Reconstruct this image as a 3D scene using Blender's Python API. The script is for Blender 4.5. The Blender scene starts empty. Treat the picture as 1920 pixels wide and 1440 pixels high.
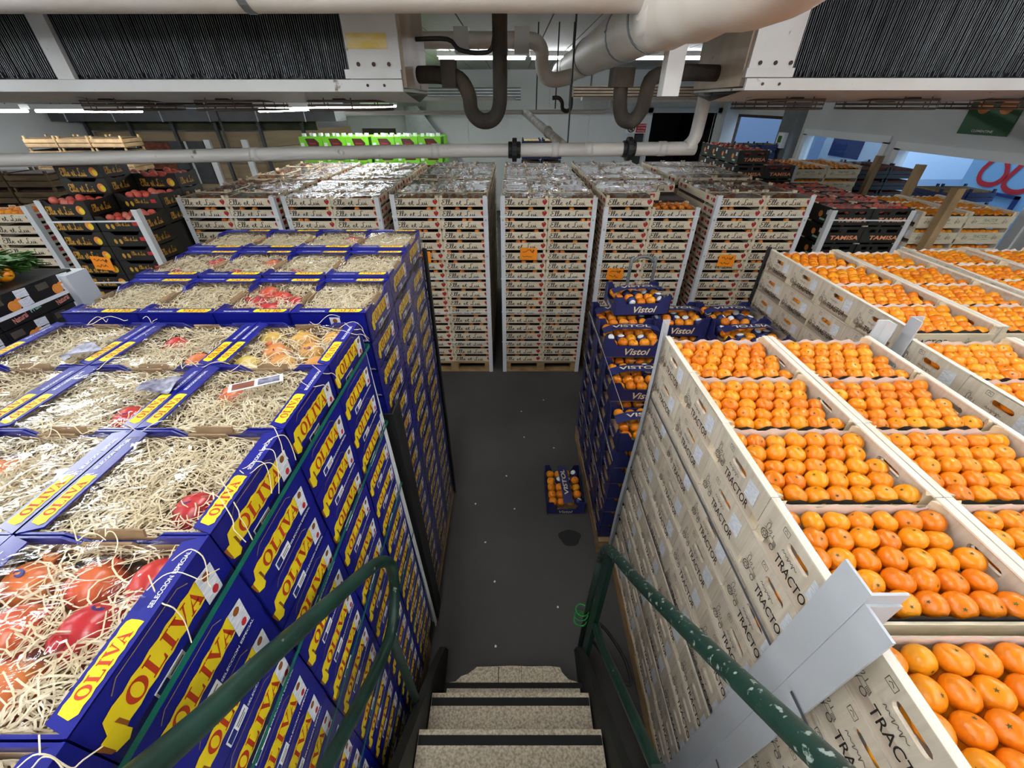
import bpy, math, random
from mathutils import Matrix, Vector, noise
random.seed(7)
S = bpy.context.scene
COL = S.collection
# ---------------------------------------------------------------- camera
CH, CF, HOR = 2.7, 745.0, 192.0
PITCH = math.atan((720 - HOR) / CF)
cam = bpy.data.cameras.new('camera'); camo = bpy.data.objects.new('camera', cam); COL.objects.link(camo)
camo.location = (0, 0, CH); camo.rotation_euler = (math.pi / 2 - PITCH, 0, 0)
cam.sensor_fit = 'HORIZONTAL'; cam.sensor_width = 36; cam.lens = 36 * CF / 1920; cam.clip_start = .02; cam.clip_end = 200
S.camera = camo
def proj(p):
    c, s = math.cos(PITCH), math.sin(PITCH); dz = p[2] - CH; d = c * p[1] - s * dz
    if d < .05: return None
    return 960 + CF * p[0] / d, 720 - CF * (s * p[1] + c * dz) / d, d
# ---------------------------------------------------------------- world, exposure (lamps come with their fixtures)
W = bpy.data.worlds.new('world'); S.world = W; W.use_nodes = True
W.node_tree.nodes['Background'].inputs[0].default_value = (.62, .80, 1, 1)
W.node_tree.nodes['Background'].inputs[1].default_value = 2.2
S.view_settings.view_transform = 'Standard'; S.view_settings.look = 'None'
S.view_settings.exposure = 0.15; S.view_settings.gamma = 1; S.view_settings.use_curve_mapping = False
S.cycles.max_bounces = 8; S.cycles.diffuse_bounces = 4; S.cycles.glossy_bounces = 3; S.cycles.transparent_max_bounces = 8
LAMP = 34.0
# ---------------------------------------------------------------- materials
MATS = {}
def hexc(h):
    def f(v):
        v /= 255.; return v / 12.92 if v <= .04045 else ((v + .055) / 1.055) ** 2.4
    return tuple(f(int(h[i:i + 2], 16)) for i in (0, 2, 4)) + (1,)
def mat(name, col, rough=.6, metal=0, var=0, vscale=(8, 8, 8), bump=0, bscale=60, rnd=0, emit=0, coat=0, col2=None, spec=None, wear=None):
    """col/col2 hex; var = amount of noise between col and col2 (or darker col); rnd = per-object value change"""
    if name in MATS: return MATS[name]
    m = bpy.data.materials.new(name); m.use_nodes = True; MATS[name] = m
    nt = m.node_tree; N = nt.nodes; L = nt.links; b = N['Principled BSDF']
    c1 = hexc(col); c2 = hexc(col2) if col2 else tuple(v * .6 for v in c1[:3]) + (1,)
    b.inputs['Roughness'].default_value = rough; b.inputs['Metallic'].default_value = metal
    if spec is not None: b.inputs['Specular IOR Level'].default_value = spec
    if coat: b.inputs['Coat Weight'].default_value = coat; b.inputs['Coat Roughness'].default_value = .15
    b.inputs['Base Color'].default_value = c1
    out = None
    if var or bump or wear:
        tc = N.new('ShaderNodeTexCoord'); mp = N.new('ShaderNodeMapping'); L.new(tc.outputs['Object'], mp.inputs[0])
        mp.inputs['Scale'].default_value = vscale
        if rnd or var:
            oi = N.new('ShaderNodeObjectInfo'); vm = N.new('ShaderNodeVectorMath'); vm.operation = 'MULTIPLY_ADD'
            L.new(oi.outputs['Random'], vm.inputs[0]); vm.inputs[1].default_value = (37, 53, 71); L.new(mp.outputs[0], vm.inputs[2])
            src = vm.outputs[0]
        else: src = mp.outputs[0]
    if var:
        nz = N.new('ShaderNodeTexNoise'); nz.inputs['Scale'].default_value = 1; nz.inputs['Detail'].default_value = 5
        L.new(src, nz.inputs['Vector'])
        cr = N.new('ShaderNodeMapRange'); cr.inputs[1].default_value = .35; cr.inputs[2].default_value = .68; cr.inputs[4].default_value = var
        L.new(nz.outputs[0], cr.inputs[0])
        mx = N.new('ShaderNodeMix'); mx.data_type = 'RGBA'; mx.inputs[6].default_value = c1; mx.inputs[7].default_value = c2
        L.new(cr.outputs[0], mx.inputs[0]); out = mx.outputs[2]
    if wear:
        nz = N.new('ShaderNodeTexNoise'); nz.inputs['Scale'].default_value = wear[1]; nz.inputs['Detail'].default_value = 6; L.new(tc.outputs['Object'], nz.inputs['Vector'])
        cr = N.new('ShaderNodeMapRange'); cr.inputs[1].default_value = wear[2]; cr.inputs[2].default_value = wear[2] + .05; L.new(nz.outputs[0], cr.inputs[0])
        mx = N.new('ShaderNodeMix'); mx.data_type = 'RGBA'; mx.inputs[6].default_value = c1; mx.inputs[7].default_value = hexc(wear[0])
        if out: L.new(out, mx.inputs[6])
        L.new(cr.outputs[0], mx.inputs[0]); out = mx.outputs[2]
    if rnd:
        oi = N.new('ShaderNodeObjectInfo'); mr = N.new('ShaderNodeMapRange'); mr.inputs[3].default_value = 1 - rnd; mr.inputs[4].default_value = 1 + rnd * .6
        L.new(oi.outputs['Random'], mr.inputs[0])
        hs = N.new('ShaderNodeHueSaturation'); L.new(mr.outputs[0], hs.inputs['Value']); hs.inputs['Color'].default_value = c1
        if out: L.new(out, hs.inputs['Color'])
        out = hs.outputs[0]
    if out: L.new(out, b.inputs['Base Color'])
    if bump:
        nz = N.new('ShaderNodeTexNoise'); nz.inputs['Scale'].default_value = bscale; nz.inputs['Detail'].default_value = 4
        L.new(mp.outputs[0] if False else tc.outputs['Object'], nz.inputs['Vector'])
        bp = N.new('ShaderNodeBump'); bp.inputs['Strength'].default_value = bump; bp.inputs['Distance'].default_value = .004
        L.new(nz.outputs[0], bp.inputs['Height']); L.new(bp.outputs[0], b.inputs['Normal'])
    if emit:
        b.inputs['Emission Color'].default_value = c1; b.inputs['Emission Strength'].default_value = emit
    return m
def film_mat(name, tint, amount, rough, scale, stretch, bstr):
    m = bpy.data.materials.new(name); m.use_nodes = True; nt = m.node_tree; N = nt.nodes; L = nt.links
    N.remove(N['Principled BSDF']); out = N['Material Output']
    tr = N.new('ShaderNodeBsdfTransparent'); tr.inputs[0].default_value = tint
    gl = N.new('ShaderNodeBsdfGlossy'); gl.inputs['Roughness'].default_value = rough
    fr = N.new('ShaderNodeLayerWeight'); pw = N.new('ShaderNodeMath'); pw.operation = 'POWER'; pw.inputs[1].default_value = 4
    ma = N.new('ShaderNodeMath'); ma.operation = 'MULTIPLY_ADD'; ma.inputs[1].default_value = .8; ma.inputs[2].default_value = amount; ma.use_clamp = True
    tc = N.new('ShaderNodeTexCoord'); oi = N.new('ShaderNodeObjectInfo'); vm = N.new('ShaderNodeVectorMath'); vm.operation = 'MULTIPLY_ADD'
    L.new(oi.outputs['Random'], vm.inputs[0]); vm.inputs[1].default_value = (11, 17, 5); L.new(tc.outputs['Object'], vm.inputs[2])
    mp = N.new('ShaderNodeMapping'); mp.inputs['Scale'].default_value = stretch; mp.inputs['Rotation'].default_value = (0, 0, .5); L.new(vm.outputs[0], mp.inputs[0])
    nz = N.new('ShaderNodeTexNoise'); nz.inputs['Scale'].default_value = scale; nz.inputs['Detail'].default_value = 3; nz.inputs['Distortion'].default_value = 1.2
    L.new(mp.outputs[0], nz.inputs['Vector'])
    bp = N.new('ShaderNodeBump'); bp.inputs['Strength'].default_value = bstr; bp.inputs['Distance'].default_value = .02; L.new(nz.outputs[0], bp.inputs['Height'])
    L.new(bp.outputs[0], gl.inputs['Normal']); L.new(bp.outputs[0], fr.inputs['Normal'])
    L.new(fr.outputs['Facing'], pw.inputs[0]); L.new(pw.outputs[0], ma.inputs[0]); mx = N.new('ShaderNodeMixShader')
    L.new(ma.outputs[0], mx.inputs[0]); L.new(tr.outputs[0], mx.inputs[1]); L.new(gl.outputs[0], mx.inputs[2]); L.new(mx.outputs[0], out.inputs[0])
    MATS[name] = m; return m
def fruit_mat(name, stops, rough=.38, pole=None, bump=.25, bscale=220, nscale=9):
    m = bpy.data.materials.new(name); m.use_nodes = True; nt = m.node_tree; N = nt.nodes; L = nt.links; b = N['Principled BSDF']
    b.inputs['Roughness'].default_value = rough; b.inputs['Subsurface Weight'].default_value = 0
    tc = N.new('ShaderNodeTexCoord'); oi = N.new('ShaderNodeObjectInfo'); ge = N.new('ShaderNodeNewGeometry')
    ad = N.new('ShaderNodeMath'); ad.operation = 'ADD'; L.new(oi.outputs['Random'], ad.inputs[0]); L.new(ge.outputs['Random Per Island'], ad.inputs[1])
    fr = N.new('ShaderNodeMath'); fr.operation = 'FRACT'; L.new(ad.outputs[0], fr.inputs[0])
    nz = N.new('ShaderNodeTexNoise'); nz.inputs['Scale'].default_value = nscale; nz.inputs['Detail'].default_value = 3
    vm = N.new('ShaderNodeVectorMath'); vm.operation = 'MULTIPLY_ADD'; L.new(fr.outputs[0], vm.inputs[0]); vm.inputs[1].default_value = (13, 29, 7); L.new(tc.outputs['Object'], vm.inputs[2]); L.new(vm.outputs[0], nz.inputs['Vector'])
    mm = N.new('ShaderNodeMath'); mm.operation = 'MULTIPLY_ADD'; L.new(nz.outputs[0], mm.inputs[0]); mm.inputs[1].default_value = .7 if pole else .35
    mm2 = N.new('ShaderNodeMath'); mm2.operation = 'MULTIPLY_ADD'; L.new(fr.outputs[0], mm2.inputs[0]); mm2.inputs[1].default_value = .75; mm2.inputs[2].default_value = -.12 if not pole else -.2; L.new(mm2.outputs[0], mm.inputs[2])
    cr = N.new('ShaderNodeValToRGB'); el = cr.color_ramp.elements
    while len(el) < len(stops): el.new(.5)
    for e, (p, h) in zip(el, stops): e.position = p; e.color = hexc(h)
    L.new(mm.outputs[0], cr.inputs[0]); L.new(cr.outputs[0], b.inputs['Base Color'])
    n2 = N.new('ShaderNodeTexNoise'); n2.inputs['Scale'].default_value = bscale; L.new(tc.outputs['Object'], n2.inputs['Vector'])
    bp = N.new('ShaderNodeBump'); bp.inputs['Strength'].default_value = bump; bp.inputs['Distance'].default_value = .0015; L.new(n2.outputs[0], bp.inputs['Height']); L.new(bp.outputs[0], b.inputs['Normal'])
    MATS[name] = m; return m
mat('asphalt', '4d4b49', .9, var=.7, vscale=(1.2, 1.2, 1.2), col2='3a3836', bump=.5, bscale=160)
mat('wall_white', 'd9dbda', .6, var=.35, vscale=(1.1, 1.1, .5), col2='b9bcbb')
mat('ceil_white', 'b4b2ac', .5, var=.3, vscale=(2, .3, 1), col2='94918a')
mat('dark_metal', '4a4b4c', .55, .3, var=.5)
mat('grey_metal', '8d9092', .45, .5, var=.4)
mat('black', '141414', .7); mat('void', '07080a', .9)
mat('white_paint', 'd6d6d3', .4, var=.3, vscale=(3, 3, 3), col2='b4b0a6', wear=('6b5138', 9, .67))
mat('tan_paint', 'c8b9a4', .5, var=.6, vscale=(4, 4, 3), col2='8b7760', wear=('4c3d2d', 7, .66))
mat('insul', 'e6e1d8', .5, var=.5, vscale=(3, 3, 3), col2='cdbda8', bump=.35, bscale=7)
mat('pipe_white', 'd3d0ca', .4, var=.5, vscale=(2, 6, 6), col2='b1a99b', wear=('55493c', 6, .68))
mat('pipe_dirty', 'a79f93', .6, var=.8, vscale=(9, 9, 9), col2='4a4239')
mat('foam', '24211e', .85, var=.8, vscale=(9, 9, 5), col2='4e4335', bump=.8, bscale=30)
mat('rust', '5a4436', .8, .2, var=.7, vscale=(15, 15, 15), col2='352a24')
mat('rubber', '1d1d1e', .6)
mat('chrome', 'c9cbcc', .22, 1)
mat('ply', '9c8768', .6, var=.6, vscale=(1, 1, 9), col2='7b6647', bump=.2)
mat('pine', 'e0d2b6', .65, var=.6, vscale=(5, 40, 40), col2='c0a87c', rnd=.12)
mat('pine_x', 'e6d9bf', .65, var=.5, vscale=(4, 60, 60), col2='c6b38d', rnd=.10, bump=.1)
mat('poplar', 'd8ccb8', .62, var=.55, vscale=(70, 4, 50), col2='b8a88e', rnd=.07, bump=.08)
mat('poplar_top', 'f3ecdd', .6, var=.4, vscale=(40, 4, 20), col2='cbb78f')
mat('pallet', 'b08f60', .75, var=.7, vscale=(9, 9, 30), col2='7b6040', rnd=.15)
mat('ink', '17130f', .8); mat('ink_soft', '4c443a', .8); mat('heart', 'b01d22', .7); mat('leafgreen', '2f6e2c', .7)
mat('blue_card', '0d147e', .36, var=.25, vscale=(6, 6, 6), col2='090e62', rnd=.05, coat=.3)
mat('blue_card2', '23295f', .5, var=.3, vscale=(6, 6, 6), col2='191e4a', rnd=.1); mat('slate', '4d5f78', .8); mat('stain', '232221', .95)
mat('kraft', '9c7f5c', .8, var=.4, vscale=(30, 30, 30), rnd=.05)
mat('yellow_print', 'eed31c', .45, var=.35, vscale=(9, 9, 9), col2='d2b012'); mat('brown_print', '8a4f17', .5); mat('red_print', 'b23312', .5)
mat('white_print', 'eef0f0', .5); mat('label', 'eceff2', .5, var=.6, vscale=(60, 260, 260), col2='a4aab6'); mat('eu_blue', '1d2c73', .5)
mat('black_card', '15140f', .45, var=.3, vscale=(6, 6, 6), col2='231f18', rnd=.2); mat('gold_print', 'c6902a', .5); mat('orange_print', 'e2873a', .5)
mat('coral_print', 'f09a68', .5); mat('pink_print', 'd98878', .5); mat('mint_print', '9fcfb0', .5); mat('red_dot', 'c2252c', .5)
mat('green_card', '74c520', .5, rnd=.1); mat('choc_print', '4b1f16', .5); mat('tag', 'ff9412', .55); mat('navy', '1c2f63', .5)
mat('paper', 'eae3dc', .8); mat('liner_black', '241d18', .8)
mat('post_white', 'dfe1e2', .55, var=.25, vscale=(20, 20, 3)); mat('post_grey', 'c3c7cb', .5); mat('post_black', '161616', .6)
mat('strap_green', '0f6a55', .4); mat('strap_white', 'e4e6e8', .35); mat('strap_grey', '55585e', .45)
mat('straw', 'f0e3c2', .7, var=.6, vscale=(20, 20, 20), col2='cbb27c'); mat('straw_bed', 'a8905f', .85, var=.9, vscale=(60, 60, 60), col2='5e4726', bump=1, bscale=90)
mat('rail_green', '1c3d33', .4, var=.6, vscale=(20, 20, 20), col2='10241d', wear=('9aa59e', 70, .60)); mat('rail_dark', '20342d', .5, var=.5, vscale=(15, 15, 15), wear=('66706b', 20, .68))
mat('rail_smooth', '1a3c32', .35, var=.7, vscale=(14, 14, 14), col2='0d211a', wear=('8f9a92', 24, .67))
mat('stringer', '23241f', .7, var=.6, vscale=(8, 8, 8), col2='11110f'); mat('terrazzo', 'cfc2aa', .6, var=1, vscale=(110, 110, 110), col2='8d7e66', wear=('7a6d58', 5, .68)); mat('grip', '171717', .9)
mat('green_wire', '1f8f3c', .4); mat('leaf', '3f6a28', .5, rnd=.3); mat('stem', '4b4a1e', .8)
mat('coil', '3a3b3d', .45, .6, var=.7, vscale=(30, 1, 2), col2='1b1b1c'); mat('fin', '6f7275', .4, .6, var=.8, vscale=(40, 1, 3), col2='3a3b3d')
mat('yellow_plate', 'd8b53c', .5, var=.7, vscale=(6, 6, 14), col2='efe6c8')
mat('lamp', 'f7fbff', .5, emit=LAMP); mat('net_dark', '4a2f22', .85, var=.8, vscale=(40, 40, 40), col2='1c1411')
mat('sticker', '2a2a72', .4); mat('purple', '4b4a5e', .35, var=.9, vscale=(70, 70, 70), col2='9c9bab')
mat('poster_green', '1f5a2c', .5); mat('glassblue', '8fb6d6', .4); mat('van', 'c7d6e6', .3); mat('ext_ground', '8093a8', .8); mat('tyre', '22252b', .8)
mat('sign_red', 'b3262b', .5); mat('brick', '8a4a30', .8, var=.9, vscale=(14, 14, 14), col2='4b2a1c')
mat('olive_dark', '4b4a34', .8, var=.8, vscale=(3, 3, 3), col2='2b2a20'); mat('timber', 'a98c63', .75, var=.7, vscale=(9, 9, 3), col2='7c6243'); mat('wood_dark', '6a5538', .8, var=.7, vscale=(4, 4, 20), col2='43341f', rnd=.3)
fruit_mat('orange', [(0, 'dd7208'), (.35, 'ea860c'), (.7, 'ee9612'), (1, 'e8aa1c')], .33)
fruit_mat('clem', [(0, 'b8570f'), (.5, 'd9781a'), (1, 'cf8d33')], .5)
fruit_mat('pome_y', [(.2, 'd8bd5e'), (.5, 'd9a250'), (.75, 'd67a44'), (1, 'c9553a')], .28, pole=1, bump=.1, bscale=80, nscale=7)
fruit_mat('pome', [(.1, 'd9b45a'), (.28, 'd5803f'), (.5, 'cb4034'), (1, 'b4262f')], .28, pole=1, bump=.1, bscale=80, nscale=7)
fruit_mat('redfruit', [(0, 'c84030'), (.5, 'd96a58'), (1, 'e2907c')], .5)
film_mat('film', (.97, .97, .98, 1), .045, .09, 9, (1, 2.2, 1), .35)
film_mat('film_rough', (.76, .77, .79, 1), .125, .16, 12, (1, 2.4, 1), 1.0)
film_mat('film_side', (.98, .98, .99, 1), .05, .10, 10, (1, 1, 2.5), .7)
film_mat('glass', (.86, .92, .97, 1), .04, .02, 1, (1, 1, 1), 0)
# ---------------------------------------------------------------- mesh builder
Tr = Matrix.Translation
def Rz(a): return Matrix.Rotation(math.radians(a), 4, 'Z')
def Rx(a): return Matrix.Rotation(math.radians(a), 4, 'X')
def Ry(a): return Matrix.Rotation(math.radians(a), 4, 'Y')
def frame(side, o):
    """2D print plane on the outside of a face; o = its centre"""
    ax = {'-y': ((1, 0, 0), (0, 0, 1), (0, -1, 0)), '+y': ((-1, 0, 0), (0, 0, 1), (0, 1, 0)), '+x': ((0, 1, 0), (0, 0, 1), (1, 0, 0)),
          '-x': ((0, -1, 0), (0, 0, 1), (-1, 0, 0)), '+z': ((1, 0, 0), (0, 1, 0), (0, 0, 1)), '-z': ((1, 0, 0), (0, -1, 0), (0, 0, -1))}[side]
    m = Matrix.Identity(4)
    for j in range(3):
        for i in range(3): m[i][j] = ax[j][i]
    m.translation = Vector(o); return m
class MB:
    def __init__(s): s.v = []; s.f = []
    def add(s, v, f, M=None):
        n = len(s.v); s.v += [tuple(M @ Vector(p)) if M else tuple(p) for p in v]; s.f += [tuple(i + n for i in q) for q in f]; return s
    def box(s, x0, y0, z0, x1, y1, z1, M=None):
        v = [(x, y, z) for z in (z0, z1) for y in (y0, y1) for x in (x0, x1)]
        return s.add(v, [(0, 2, 3, 1), (4, 5, 7, 6), (0, 1, 5, 4), (2, 6, 7, 3), (0, 4, 6, 2), (1, 3, 7, 5)], M)
    def prism(s, pts, z0, z1, M=None):
        n = len(pts); a = sum(pts[i][0] * pts[(i + 1) % n][1] - pts[(i + 1) % n][0] * pts[i][1] for i in range(n))
        if a < 0: pts = pts[::-1]
        v = [(x, y, z0) for x, y in pts] + [(x, y, z1) for x, y in pts]
        f = [tuple(range(n - 1, -1, -1)), tuple(range(n, 2 * n))] + [(i, (i + 1) % n, n + (i + 1) % n, n + i) for i in range(n)]
        return s.add(v, f, M)
    def flat(s, pts, M=None, z=0.0):
        n = len(pts); a = sum(pts[i][0] * pts[(i + 1) % n][1] - pts[(i + 1) % n][0] * pts[i][1] for i in range(n))
        if a < 0: pts = pts[::-1]
        return s.add([(x, y, z) for x, y in pts], [tuple(range(n))], M)
    def ring(s, cx, cy, rx, ry, ix, iy, n=20, M=None):
        v = []
        for i in range(n):
            a = 2 * math.pi * i / n; v += [(cx + rx * math.cos(a), cy + ry * math.sin(a), 0), (cx + ix * math.cos(a), cy + iy * math.sin(a), 0)]
        return s.add(v, [(2 * i, 2 * ((i + 1) % n), 2 * ((i + 1) % n) + 1, 2 * i + 1) for i in range(n)], M)
    def ribbon(s, pts, w, M=None, sm=4):
        if sm > 1 and len(pts) > 2: pts = crom(pts, sm)
        v = []
        for i, p in enumerate(pts):
            a = pts[max(i - 1, 0)]; b = pts[min(i + 1, len(pts) - 1)]; dx, dy = b[0] - a[0], b[1] - a[1]; l = math.hypot(dx, dy) or 1
            v += [(p[0] - dy / l * w / 2, p[1] + dx / l * w / 2, 0), (p[0] + dy / l * w / 2, p[1] - dx / l * w / 2, 0)]
        return s.add(v, [(2 * i, 2 * i + 1, 2 * i + 3, 2 * i + 2) for i in range(len(pts) - 1)], M)
    def tube(s, pts, r, n=10, M=None, sm=0, caps=True):
        pts = [Vector(p) for p in pts]
        if sm: pts = [Vector(p) for p in crom([tuple(p) for p in pts], sm)]
        v = []; up = None; m = len(pts)
        for i, p in enumerate(pts):
            d = (pts[min(i + 1, m - 1)] - pts[max(i - 1, 0)]).normalized()
            if up is None: up = Vector((0, 0, 1)) if abs(d.z) < .9 else Vector((0, 1, 0))
            a = up - d * up.dot(d)
            if a.length < 1e-4: a = d.orthogonal()
            a.normalize(); b = d.cross(a); up = a; rr = r[i] if isinstance(r, (list, tuple)) else r
            v += [tuple(p + (a * math.cos(2 * math.pi * k / n) + b * math.sin(2 * math.pi * k / n)) * rr) for k in range(n)]
        f = [(i * n + k, i * n + (k + 1) % n, (i + 1) * n + (k + 1) % n, (i + 1) * n + k) for i in range(m - 1) for k in range(n)]
        if caps: f += [tuple(range(n - 1, -1, -1)), tuple(range((m - 1) * n, m * n))]
        return s.add(v, f, M)
    def lathe(s, prof, n=16, M=None):
        v = []; f = []
        for r, z in prof: v += [(r * math.cos(2 * math.pi * k / n), r * math.sin(2 * math.pi * k / n), z) for k in range(n)]
        for i in range(len(prof) - 1): f += [(i * n + k, i * n + (k + 1) % n, (i + 1) * n + (k + 1) % n, (i + 1) * n + k) for k in range(n)]
        f += [tuple(range(n - 1, -1, -1)), tuple(range((len(prof) - 1) * n, len(prof) * n))]
        return s.add(v, f, M)
    def grid(s, x0, y0, x1, y1, nx, ny, h, M=None):
        v = [(x0 + (x1 - x0) * i / nx, y0 + (y1 - y0) * j / ny, h(i / nx, j / ny)) for j in range(ny + 1) for i in range(nx + 1)]
        f = [(j * (nx + 1) + i, j * (nx + 1) + i + 1, (j + 1) * (nx + 1) + i + 1, (j + 1) * (nx + 1) + i) for j in range(ny) for i in range(nx)]
        return s.add(v, f, M)
    def join(s, o, M=None): return s.add(o.v, o.f, M)
    def mesh(s, name, m, smooth=False, m2=None, n2=0):
        me = bpy.data.meshes.new(name); me.from_pydata(s.v, [], s.f); me.update()
        if m: me.materials.append(MATS[m])
        if smooth: me.polygons.foreach_set('use_smooth', [True] * len(me.polygons))
        if m2: me.materials.append(MATS[m2]); me.polygons.foreach_set('material_index', [1 if i < n2 else 0 for i in range(len(me.polygons))])
        return me
def crom(p, k):
    o = []; n = len(p); D = len(p[0])
    for i in range(n - 1):
        a, b, c, d = p[max(i - 1, 0)], p[i], p[i + 1], p[min(i + 2, n - 1)]
        for j in range(k):
            t = j / k; o.append(tuple(.5 * (2 * b[q] + (c[q] - a[q]) * t + (2 * a[q] - 5 * b[q] + 4 * c[q] - d[q]) * t * t + (3 * b[q] - a[q] - 3 * c[q] + d[q]) * t ** 3) for q in range(D)))
    o.append(tuple(p[-1])); return o
ID = Matrix.Identity(4)
def tag(o, label=None, cat=None, group=None, kind=None):
    if label: o['label'] = label
    if cat: o['category'] = cat
    if group: o['group'] = group
    if kind: o['kind'] = kind
    return o
def mk(name, me, parent=None, M=None):
    if isinstance(me, tuple): me = me[0].mesh(name, *me[1:])
    o = bpy.data.objects.new(name, me); COL.objects.link(o)
    if parent: o.parent = parent
    if M: o.matrix_local = M
    return o
def thing(name, label, cat, M=None, group=None):
    o = bpy.data.objects.new(name, None); COL.objects.link(o); o.empty_display_size = .05
    if M: o.matrix_local = M
    return tag(o, label, cat, group)
def single(name, me, label, cat, M=None, group=None, kind=None):
    return tag(mk(name, me, None, M), label, cat, group, kind)
def struct(name, me, M=None, parent=None):
    o = mk(name, me, parent, M)
    if not parent: o['kind'] = 'structure'
    return o
def place(kit, name, label, cat, M, group=None, skip=(), only=None):
    """kit: list of (part name, mesh, matrix, [sub parts]) -> an Empty and its parts, meshes shared"""
    r = thing(name, label, cat, M, group)
    for k in kit:
        if k[0] in skip or (only and k[0] not in only): continue
        o = mk(k[0], k[1], r, k[2] if len(k) > 2 else None)
        for q in (k[3] if len(k) > 3 else ()): mk(q[0], q[1], o, q[2] if len(q) > 2 else None)
    return r
ORD = ['zeroth', 'first', 'second', 'third', 'fourth', 'fifth', 'sixth', 'seventh', 'eighth', 'ninth', 'tenth', 'eleventh', 'twelfth', 'thirteenth', 'fourteenth', 'fifteenth', 'sixteenth', 'seventeenth', 'eighteenth', 'nineteenth']
def top_ord(k): return 'topmost' if k == 0 else ORD[k + 1] + ' from top'
TXT = {}
def text(body, w, h, bold=0, shear=0, space=1, keep=False):
    """lettering outline as MB, centred, scaled to w x h"""
    key = (body, bold, shear, space)
    if key not in TXT:
        cu = bpy.data.curves.new('t', 'FONT'); cu.body = body; cu.size = 1; cu.shear = shear; cu.offset = bold; cu.space_character = space; cu.resolution_u = 3
        ob = bpy.data.objects.new('t', cu); COL.objects.link(ob); dg = bpy.context.evaluated_depsgraph_get(); dg.update()
        me = bpy.data.meshes.new_from_object(ob.evaluated_get(dg)); bpy.data.objects.remove(ob); bpy.data.curves.remove(cu)
        TXT[key] = ([tuple(v.co) for v in me.vertices], [tuple(p.vertices) for p in me.polygons]); bpy.data.meshes.remove(me)
    v, f = TXT[key]; xs = [p[0] for p in v]; ys = [p[1] for p in v]; x0, x1, y0, y1 = min(xs), max(xs), min(ys), max(ys)
    sx = w / (x1 - x0); sy = sx if h is None else h / (y1 - y0)
    b = MB(); b.add([((x - (x0 + x1) / 2) * sx, (y - (y0 + y1) / 2) * sy, 0) for x, y, z in v], f); return b
# ================================================================ the room
XL, XR, YN, YF, ZC = -9.0, 6.0, -4.0, 13.0, 3.42
struct('floor', (MB().box(XL - .2, YN - .2, -.1, XR + .2, YF + .2, 0), 'asphalt'))
ce = struct('ceiling', (MB().box(XL, YN, ZC, XR, YF, ZC + .1), 'ceil_white'))
pm = MB().box(.008, 0, -.03, .462, YF - YN, 0).mesh('panel', 'ceil_white')
for i in range(32): mk('panel', pm, ce, Tr((XL + i * .47, YN, ZC)))
wb = MB()
wb.box(XL, YF, 0, 3.4, YF + .15, ZC).box(3.8, YF, 2.47, 5.55, YF + .15, ZC).box(5.55, YF, 0, XR + .15, YF + .15, ZC).box(3.4, YF, 2.0, 3.8, YF + .15, ZC)
wbo = struct('wall_back', (wb, 'wall_white'))
pmw = MB().box(.006, -.02, 0, 1.094, 0, ZC - .05).mesh('panel', 'wall_white')
for i in range(11): mk('panel', pmw, wbo, Tr((XL + .1 + i * 1.1, YF, 0)))
struct('wall_left', (MB().box(XL - .15, YN, 0, XL, YF, ZC), 'wall_white'))
struct('wall_front', (MB().box(XL, YN - .15, 0, XR, YN, ZC), 'wall_white'))
wr = MB()
OP = [(4.95, 7.1, 1.0, 2.12), (7.45, 9.5, 1.0, 2.18), (10.4, 12.9, 0, 2.45)]
y = YN
for a, b, z0, z1 in OP:
    wr.box(XR, y, 0, XR + .15, a, ZC).box(XR, a, z1, XR + .15, b, ZC)
    if z0: wr.box(XR, a, 0, XR + .15, b, z0)
    y = b
wr.box(XR, y, 0, XR + .15, YF + .15, ZC); struct('wall_right', (wr, 'wall_white'))
for n, (a, b, z0, z1) in enumerate(OP[:2]):
    w = struct('window_%d' % (n + 1), (MB().add([(XR + .07, a, z0), (XR + .07, b, z0), (XR + .07, b, z1), (XR + .07, a, z1)], [(0, 1, 2, 3)]), 'glass'))
    fr = MB().box(XR - .03, a - .10, z1 - .02, XR + .12, b + .10, z1 + .09).box(XR - .03, a - .10, z0 - .09, XR + .12, b + .10, z0 + .02).box(XR - .03, a - .10, z0, XR + .12, a + .02, z1).box(XR - .03, b - .02, z0, XR + .12, b + .10, z1)
    mk('window_frame', (fr, 'white_print'), w)
d = struct('door_1', (MB().box(3.3, YF + 4.5, 0, 6.2, YF + 4.6, 2.7).box(3.2, YF + .15, 0, 3.3, YF + 4.6, 2.7).box(6.2, YF + .15, 0, 6.3, YF + 4.6, 2.7).box(3.2, YF + .15, 2.6, 6.3, YF + 4.6, 2.7).box(3.2, YF + .15, -.1, 6.3, YF + 4.6, 0), 'dark_metal'))
mk('door_frame', (MB().box(3.68, YF - .05, 0, 3.8, YF + .1, 2.58).box(5.55, YF - .05, 0, 5.67, YF + .1, 2.58).box(3.68, YF - .05, 2.47, 5.67, YF + .1, 2.58), 'wall_white'), d)
d = struct('door_2', (MB().box(3.42, YF + .12, 0, 3.78, YF + .14, 1.98), 'dark_metal'))
d = struct('door_3', (MB().box(XR + .02, 10.4, 0, XR + .13, 10.46, 2.45).box(XR + .02, 12.84, 0, XR + .13, 12.9, 2.45).box(XR + .02, 10.4, 2.39, XR + .13, 12.9, 2.45), 'rust'))
struct('trim_1', (MB().box(5.66, 12.7, 0, 6, 13, 3.6), 'wall_white')); struct('trim_2', (MB().box(5.80, 9.75, 0, 6.0, 10.25, 3.4), 'grey_metal'))
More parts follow.
